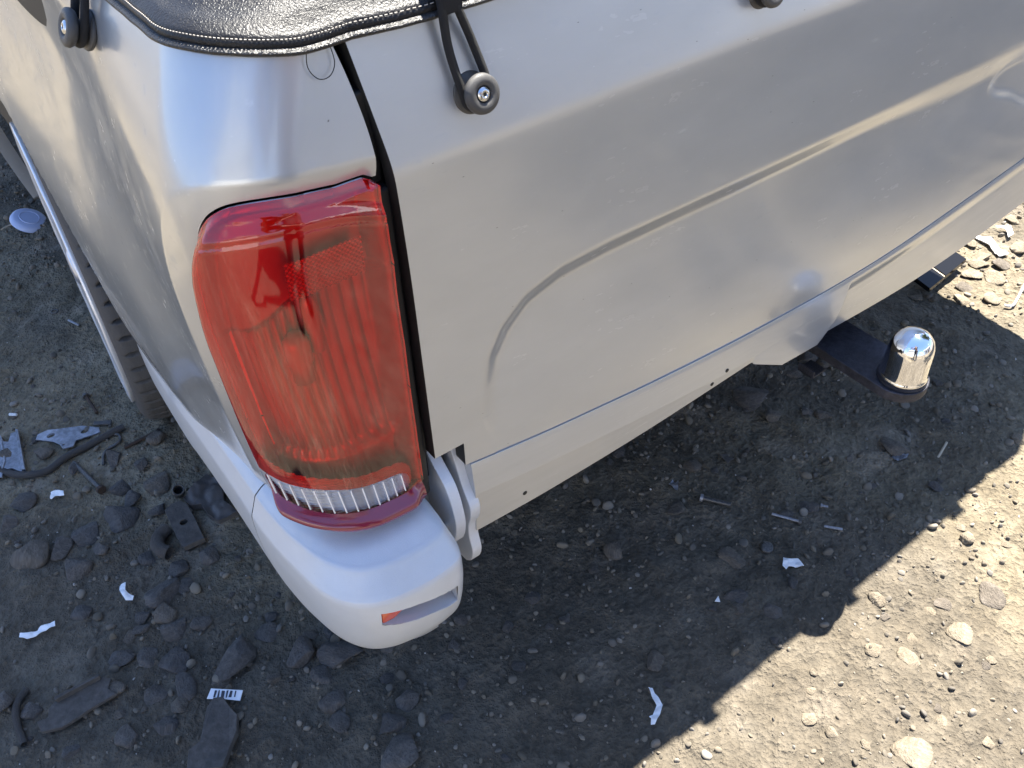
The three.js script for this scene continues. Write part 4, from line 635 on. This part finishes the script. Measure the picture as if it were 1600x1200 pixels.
{ const [l, o] = flat('printed_strip', 'small white strip with dark printed bars at the lower left', 'label strip', [[-0.874, -0.241], [-0.864, -0.251], [-0.832, -0.223], [-0.841, -0.212], [-0.858, -0.228]], .001, L.white, { lift: .008 });
  for (const q of [[[-0.867, -0.237], [-0.861, -0.245], [-0.859, -0.243], [-0.865, -0.236]], [[-0.863, -0.234], [-0.857, -0.242], [-0.856, -0.241], [-0.861, -0.233]], [[-0.859, -0.231], [-0.854, -0.239], [-0.851, -0.236], [-0.856, -0.229]], [[-0.854, -0.227], [-0.849, -0.235], [-0.847, -0.234], [-0.853, -0.226]], [[-0.851, -0.225], [-0.845, -0.232], [-0.843, -0.230], [-0.848, -0.223]], [[-0.845, -0.221], [-0.840, -0.228], [-0.839, -0.227], [-0.844, -0.220]]]) mesh('printed_bar', slabGeo(q, o, .0004).translate(0, .00105, 0), L.ink, l); }
{ const [l, o] = flat('channel_piece', 'dusty broken channel iron lying at the lower left', 'scrap metal', [[-1.044, -0.354], [-1.032, -0.361], [-1.000, -0.359], [-0.975, -0.358], [-0.965, -0.348], [-0.973, -0.336], [-0.967, -0.322], [-0.996, -0.322], [-1.038, -0.319], [-1.061, -0.329], [-1.061, -0.346], [-1.048, -0.342]], .006, L.dust, { lift: .007 });
  mesh('side_flange', slabGeo([[-1.032, -0.361], [-1.000, -0.359], [-0.975, -0.358], [-0.976, -0.355], [-1.001, -0.356], [-1.032, -0.357]], o, .014), L.dust, l); }
bentTube('curved_strip', 'short curved dark strip standing out at the left edge', 'rubber strip', [[-1.060, -0.408], [-1.070, -0.400], [-1.080, -0.383], [-1.085, -0.361], [-1.085, -0.344], [-1.085, -0.331]], .005, L.dust, 'strip', 7);
flat('flat_slab', 'large flat dark slab of stone at the bottom left', 'stone slab', [[-0.879, -0.226], [-0.867, -0.233], [-0.857, -0.227], [-0.856, -0.209], [-0.853, -0.192], [-0.863, -0.173], [-0.878, -0.161], [-0.896, -0.140], [-0.932, -0.164], [-0.920, -0.185], [-0.904, -0.187], [-0.892, -0.206]], .012, L.dust, { bend: .006, lift: -.001 });
flat('plastic_sliver', 'bent white plastic sliver in the shade near the sunlit edge', 'plastic strip', [[-0.409, 0.098], [-0.406, 0.102], [-0.409, 0.109], [-0.409, 0.116], [-0.412, 0.127], [-0.423, 0.134], [-0.438, 0.140], [-0.442, 0.137], [-0.436, 0.131], [-0.437, 0.128], [-0.431, 0.129], [-0.419, 0.123], [-0.416, 0.113]], .0014, L.white, { bend: .005, lift: .007 });
rod('short_bolt', 'short bolt with a collar lying in the shade below the tailgate', 'bolt', [-0.101, -0.048], [-0.127, -0.085], .0042, L.steel, { head: .0062, headMat: L.alu, ribs: 24 });
rod('ribbed_nail', 'thin nail with a broad ringed head in the shade', 'nail', [-0.062, 0.000], [-0.041, 0.037], .0022, L.alu, { head: .006, headMat: L.steel });
rod('metal_pin', 'thin bright metal pin right of the nail', 'pin', [-0.018, 0.064], [-0.002, 0.085], .0022, L.alu);
rod('tiny_screw', 'tiny bright screw above the metal pin', 'screw', [0.019, 0.042], [0.013, 0.034], .002, L.alu, { head: .0032 });
flat('cloth_scrap', 'white torn scrap with notched edge in the shade', 'scrap', [[-0.126, 0.076], [-0.114, 0.067], [-0.110, 0.074], [-0.098, 0.081], [-0.102, 0.095], [-0.111, 0.091], [-0.120, 0.082], [-0.126, 0.083]], .001, L.white, { bend: .004, lift: .006 });
{ const o = [-0.117, 0.039], l = litter('bottle_cap', 'round metal bottle cap left of the white scrap', 'bottle cap', o, .002); mesh('cap', lathe([[.0001, .004], [.007, .004], [.009, .003], [.0098, 0], [.009, .0003], [.007, .003]], 30), L.steel, l); l.rotation.x = .25; }
flat('paper_triangle', 'tiny white paper triangle in the shade', 'paper scrap', [[-0.247, 0.059], [-0.237, 0.056], [-0.242, 0.064]], .001, L.paper, { lift: .004 });
flat('foil_bit', 'crinkled silver foil bit below the tailgate', 'foil', [[-0.150, -0.134], [-0.140, -0.136], [-0.141, -0.129], [-0.133, -0.130], [-0.148, -0.116], [-0.149, -0.125]], .0012, L.alu, { bend: .008, lift: .004 });
flat('leaf_scrap', 'torn grey scrap beyond the foil bit', 'scrap', [[-0.041, -0.130], [-0.029, -0.125], [-0.032, -0.118], [-0.027, -0.110], [-0.037, -0.111], [-0.043, -0.110], [-0.041, -0.121]], .0012, L.dust, { bend: .004, lift: .004 });
rod('thin_stick', 'thin pale stick near the dark squarish stone', 'stick', [0.233, 0.086], [0.273, 0.075], .002, L.wood);
flat('foil_wrapper', 'silvery crumpled wrapper by the dark squarish stone', 'wrapper', [[0.177, 0.038], [0.192, 0.041], [0.204, 0.052], [0.195, 0.056], [0.179, 0.051]], .001, L.alu, { bend: .006, lift: .004 });
bentTube('white_wire', 'white bent wire on the sunlit ground at the right edge', 'wire', [[0.762, -0.081], [0.736, -0.075], [0.704, -0.065], [0.660, -0.055], [0.659, -0.066]], .0022, L.white, 'wire', 8, .003);
flat('wood_chip', 'pale torn splinter in the sunlit rubble', 'wood chip', [[0.837, -0.263], [0.831, -0.239], [0.850, -0.215], [0.831, -0.185], [0.825, -0.158], [0.805, -0.166], [0.810, -0.182], [0.826, -0.204], [0.824, -0.230]], .004, L.white, { bend: .004, lift: .006 });
flat('white_plastic_bit', 'white plastic bit behind the pale splinter', 'plastic piece', [[0.886, -0.229], [0.910, -0.209], [0.889, -0.189], [0.873, -0.190], [0.891, -0.206]], .002, L.white, { bend: .004, lift: .008 });
bentTube('dry_stem', 'thin dry stem beside the lid on the dirt', 'stem', [[-0.781, -1.589], [-0.763, -1.594], [-0.747, -1.593], [-0.738, -1.579]], .0016, L.wood, 'stem', 6, .003);
rod('steel_pin', 'thin steel pin left of the tyre', 'pin', [-0.765, -1.163], [-0.754, -1.133], .0022, L.alu);
{ const o = [-0.777, -1.219], l = litter('washer_ring', 'small steel ring on the dirt left of the tyre', 'ring', o, .003); mesh('ring', new THREE.TorusGeometry(.0062, .0017, 8, 24).rotateX(Math.PI / 2), L.steel, l); }
{ const o = [-0.722, -1.580], l = litter('jar_lid', 'pale blue round lid lying beyond the wheel', 'lid', o, .004); mesh('lid', lathe([[.0001, .012], [.02, .0117], [.030, .010], [.036, .007], [.039, 0], [.037, .001], [.032, .008]], 48), L.blue, l); mesh('lid_rib', new THREE.TorusGeometry(.020, .0012, 8, 40).rotateX(Math.PI / 2).translate(0, .0119, 0), L.blue, l); l.rotation.set(.3, 0, -.35); }
rod('cigarette_end', 'pale rolled paper stub at the left edge', 'cigarette end', [-0.931, -0.969], [-0.921, -0.959], .0026, L.paper);
{ // glossy black tile, cut by a pale joint
  const q = [[0.587, -0.224], [0.577, -0.176], [0.714, -0.189], [0.722, -0.231]], o = cen(q), l = litter('black_tile', 'glossy black tile with a pale joint on the sunlit rubble', 'tile', o, .012);
  const at = (s, t) => [lerp(lerp(q[0][0], q[3][0], s), lerp(q[1][0], q[2][0], s), t), lerp(lerp(q[0][1], q[3][1], s), lerp(q[1][1], q[2][1], s), t)];
  const mt = phys({ color: col(.006, .006, .007), roughness: .2, specularIntensity: .4 });
  mesh('tile_half', slabGeo([at(0, 0), at(0, 1), at(.385, 1), at(.385, 0)], o, .010), mt, l); mesh('tile_half', slabGeo([at(.43, 0), at(.43, 1), at(1, 1), at(1, 0)], o, .010), mt, l);
  mesh('joint', slabGeo([at(.38, .02), at(.38, .98), at(.435, .98), at(.435, .02)], o, .008), L.wood, l);
}

{ // say of each loose stone which one it is: by the nearest scrap or part of the truck one can find
  const marks = [['corner bumper', -.70, .05], ['tow ball', .011, .088], ['left rear wheel', -.72, -.85], ['bottom right picture corner', .40, .37], ['tab under the tailgate', -.16, -.12]];
  const spots = new Set(['latch_plate', 'bracket_plate', 'hex_bolt', 'wire_hook', 'threaded_rod', 'metal_tube', 'crumpled_scrap', 'rubber_pad', 'pipe_elbow', 'plastic_ribbon', 'torn_wrapper', 'printed_strip', 'channel_piece', 'curved_strip', 'flat_slab', 'plastic_sliver', 'short_bolt', 'ribbed_nail', 'metal_pin', 'cloth_scrap', 'bottle_cap', 'foil_bit', 'leaf_scrap', 'thin_stick', 'white_wire', 'wood_chip', 'washer_ring', 'jar_lid', 'black_tile']);
  for (const o of scene.children) if (spots.has(o.name)) marks.push([o.name.replace(/_/g, ' '), o.position.x, o.position.z]);
  camera.updateMatrixWorld(); camera.updateProjectionMatrix();
  const px = (x, z) => { const v = V(x, .15, z).project(camera); return [(v.x + 1) * 800, (1 - v.y) * 600]; };
  const buckets = new Map();
  for (const [m, x, z, r] of looseStones) {
    const a = px(x, z); let best = null; for (const k of marks) { const b = px(k[1], k[2]), d = Math.hypot(a[0] - b[0], a[1] - b[1]); if (!best || d < best[0]) best = [d, k[0], a[0] - b[0], a[1] - b[1]]; }
    const [d, name, dx, dy] = best, dir = Math.abs(dx) > Math.abs(dy) ? (dx < 0 ? 'left of' : 'right of') : (dy < 0 ? 'above' : 'below');
    const key = dir + ' the ' + name; if (!buckets.has(key)) buckets.set(key, []); buckets.get(key).push([d, m, r]);
  }
  const words = ['nearest', 'second nearest', 'third nearest', 'fourth nearest', 'fifth nearest', 'sixth nearest', 'seventh nearest', 'eighth nearest', 'ninth nearest', 'tenth nearest', 'eleventh nearest', 'twelfth nearest', 'thirteenth nearest'];
  for (const [key, list] of buckets) { list.sort((a, b) => a[0] - b[0]); list.forEach(([d, m, r], i) => { if (i >= words.length) return; const k = rockMats.indexOf(m.material), size = r < .008 ? 'tiny' : r < .013 ? 'small' : r < .018 ? 'middling' : 'large'; m.userData.label = size + ' ' + ['grey', 'dark grey', 'brownish grey', 'sandy', 'blackish'][k] + ' stone, ' + words[i] + ' ' + key; }); }
}
// ================================================================ THE PHOTOGRAPHER, seen only as a reflection in the lamp, the chrome and the paint
{
  const person = thing('person', 'person in a dark shirt and dark trousers holding up a phone behind the truck', 'person', [0, 0, 0]);
  const J = (x, y, z) => V(x, y, z);
  const gy = (x, z) => groundY(x, z);
  const aL = J(-.80, gy(-.80, .98) + .075, .98), aR = J(-.57, gy(-.57, 1.04) + .075, 1.04), kL = J(-.795, .56, .93), kR = J(-.58, .56, .98), hL = J(-.775, .98, .99), hR = J(-.605, .98, 1.0);
  const pel = J(-.69, 1.0, 1.0), waist = J(-.692, 1.16, .985), chest = J(-.70, 1.38, .95), neck = J(-.705, 1.53, .92), sL = J(-.885, 1.47, .94), sR = J(-.515, 1.47, .94), headC = J(-.71, 1.665, .885);
  const eL = J(-1.02, 1.22, .86), eR = J(-.52, 1.19, .76);
  const fwd = V(.42418, -.68099, -.59693), rightV = V(.79882, -.02912, .60086), upV = V(.42656, .73171, -.53164), phoneC = camera.position.clone().addScaledVector(fwd, -.014);
  const wL = phoneC.clone().addScaledVector(rightV, -.125).addScaledVector(fwd, -.045), wR = phoneC.clone().addScaledVector(rightV, .125).addScaledVector(fwd, -.045);
  const body = [[pel, waist, .135, .125], [waist, chest, .125, .145], [chest, neck, .12, .06], [J(-.80, 1.43, .945), J(-.60, 1.43, .945), .085, .085], [neck, headC, .055, .06], [hL, kL, .085, .058], [hR, kR, .085, .058], [kL, aL, .056, .038], [kR, aR, .056, .038], [hL, hR, .10, .10], [sL, eL, .050, .039], [sR, eR, .050, .039], [eL, wL, .040, .027], [eR, wR, .040, .027], [sL, chest, .06, .10], [sR, chest, .06, .10]];
  const head = [[headC.clone().add(V(0, .03, .012)), headC.clone().add(V(0, .02, -.012)), .083, .080], [headC.clone().add(V(0, -.05, -.018)), headC.clone().add(V(0, -.085, -.045)), .058, .034], [headC.clone().add(V(0, .0, -.092)), headC.clone().add(V(0, -.028, -.106)), .009, .014], [headC.clone().add(V(-.079, -.01, .01)), headC.clone().add(V(-.082, -.045, .006)), .013, .010], [headC.clone().add(V(.079, -.01, .01)), headC.clone().add(V(.082, -.045, .006)), .013, .010], [headC.clone().add(V(-.018, -.062, -.082)), headC.clone().add(V(.018, -.062, -.082)), .0085, .0085]];
  const cap = (p, b) => { const ab = b[1].clone().sub(b[0]), t = clamp(p.clone().sub(b[0]).dot(ab) / ab.lengthSq(), 0, 1); return p.distanceTo(b[0].clone().addScaledVector(ab, t)) - lerp(b[2], b[3], t); };
  const field = (bones, k) => (p) => { let d = 1; for (const b of bones) { const e = cap(p, b); if (e > d + k) continue; const h = clamp(.5 + .5 * (d - e) / k, 0, 1); d = lerp(d, e, h) - k * h * (1 - h); } return d; };
  const march = (f, c, half, res) => { const mc = new MarchingCubes(res, M.black, false, false, 400000); mc.isolation = 0; const F = mc.field, p = V(0, 0, 0); for (let z = 0; z < res; z++) for (let y = 0; y < res; y++) for (let x = 0; x < res; x++) { p.set((x - res / 2) / (res / 2) * half + c.x, (y - res / 2) / (res / 2) * half + c.y, (z - res / 2) / (res / 2) * half + c.z); F[z * res * res + y * res + x] = -f(p); } mc.update(); const n = mc.count, g = new THREE.BufferGeometry(), P = mc.positionArray.slice(0, n * 3), N = mc.normalArray.slice(0, n * 3); for (let i = 0; i < n; i++) { P[i * 3] = P[i * 3] * half + c.x; P[i * 3 + 1] = P[i * 3 + 1] * half + c.y; P[i * 3 + 2] = P[i * 3 + 2] * half + c.z; } g.setAttribute('position', new THREE.Float32BufferAttribute(P, 3)); g.setAttribute('normal', new THREE.Float32BufferAttribute(N, 3)); g.setAttribute('uv', new THREE.Float32BufferAttribute(new Float32Array(n * 2), 2)); return g; };
  const skin = std({ color: col(.30, .17, .11), roughness: .6 }), shirt = std({ color: col(.035, .037, .045), roughness: .9 }), jeans = std({ color: col(.030, .033, .045), roughness: .9 }), hairM = std({ color: col(.02, .016, .013), roughness: .7 }), shoeM = std({ color: col(.03, .028, .027), roughness: .6 });
  // hands: palm, four fingers and a thumb curled on the phone's edges
  const hand = (w, sgn) => { const e = phoneC.clone().addScaledVector(rightV, sgn * .082), palm = e.clone().addScaledVector(fwd, -.032).addScaledVector(rightV, sgn * .022), out = [[w, palm, .024, .026], [palm.clone().addScaledVector(upV, .02), palm.clone().addScaledVector(upV, -.02), .017, .016]]; [.032, .011, -.010, -.030].forEach((u, i) => { const b = palm.clone().addScaledVector(upV, u), m = e.clone().addScaledVector(upV, u).addScaledVector(rightV, sgn * .012).addScaledVector(fwd, .000), t = e.clone().addScaledVector(upV, u * .95).addScaledVector(rightV, -sgn * (.006 + .002 * (i % 2))).addScaledVector(fwd, -.001); out.push([b, m, .0090, .0082], [m, t, .0080, .0068]); }); const tb = palm.clone().addScaledVector(upV, .012).addScaledVector(fwd, -.012), tm = e.clone().addScaledVector(upV, .026).addScaledVector(fwd, -.026).addScaledVector(rightV, -sgn * .004), tt = e.clone().addScaledVector(upV, .040).addScaledVector(fwd, -.020).addScaledVector(rightV, -sgn * .024); out.push([tb, tm, .0110, .0095], [tm, tt, .0092, .0075]); return out; };
  const bodyG = march(field(body, .05), V(-.74, .92, .85), .98, 150);
  const headG = march(field([...head, [neck, headC, .055, .06]], .016), headC, .16, 90);
  const handL = march(field(hand(wL, -1), .010), phoneC.clone().addScaledVector(rightV, -.10), .09, 64), handR = march(field(hand(wR, 1), .010), phoneC.clone().addScaledVector(rightV, .10), .09, 64);
  mesh('body', merge([bodyG, headG, handL, handR]), skin, person);
  const torso = field([body[0], body[1], [chest, J(-.705, 1.48, .93), .12, .085], body[3], [sL, eL, .050, .039], [sR, eR, .050, .039], body[14], body[15], [hL, hR, .10, .10]], .05), legs = field([body[5], body[6], body[7], body[8], body[9], body[0]], .05);
  mesh('shirt', march((p) => Math.max(torso(p) - .012, .96 - p.y, p.clone().sub(J(-1.0, 1.26, .87)).dot(V(-.45, -.86, -.2).normalize()), p.clone().sub(J(-.52, 1.26, .81)).dot(V(0, -.84, -.53)) - .01), V(-.74, 1.2, .85), .42, 96), shirt, person);
  mesh('trousers', march((p) => Math.max(legs(p) - .014, p.y - 1.06, .175 - p.y), V(-.69, .62, .97), .52, 100), jeans, person);
  mesh('hair', march((p) => Math.max(field(head.slice(0, 1), .01)(p) - .010, (p.z - headC.z + .045) * -.6 - (p.y - headC.y - .035) * .8), headC, .14, 60), hairM, person);
  for (const a of [aL, aR]) mesh('shoe', march(field([[a.clone().add(V(0, -.02, .02)), a.clone().add(V(-.005, -.035, -.13)), .050, .040], [a.clone().add(V(0, .02, .0)), a.clone().add(V(0, -.03, .03)), .05, .042]], .03), a.clone().add(V(0, -.02, -.06)), .18, 60), shoeM, person);
  for (const k of [-1, 1]) mesh('eye', new THREE.SphereGeometry(.011, 16, 12).translate(headC.x + k * .031, headC.y + .002, headC.z - .080), std({ color: col(.7, .7, .68), roughness: .2 }), person);
  // the phone
  const ph = thing('phone', 'dark phone held up in both hands behind the truck', 'phone', phoneC.toArray()); ph.quaternion.copy(camera.quaternion);
  mesh('case', new RoundedBoxGeometry(.158, .074, .0085, 3, .004), std({ color: col(.02, .02, .022), roughness: .35 }), ph); mesh('screen', new RoundedBoxGeometry(.146, .067, .001, 2, .0004).translate(0, 0, .0046), phys({ color: col(.01, .01, .012), roughness: .06, clearcoat: 1 }), ph);
}

renderer.render(scene, camera);
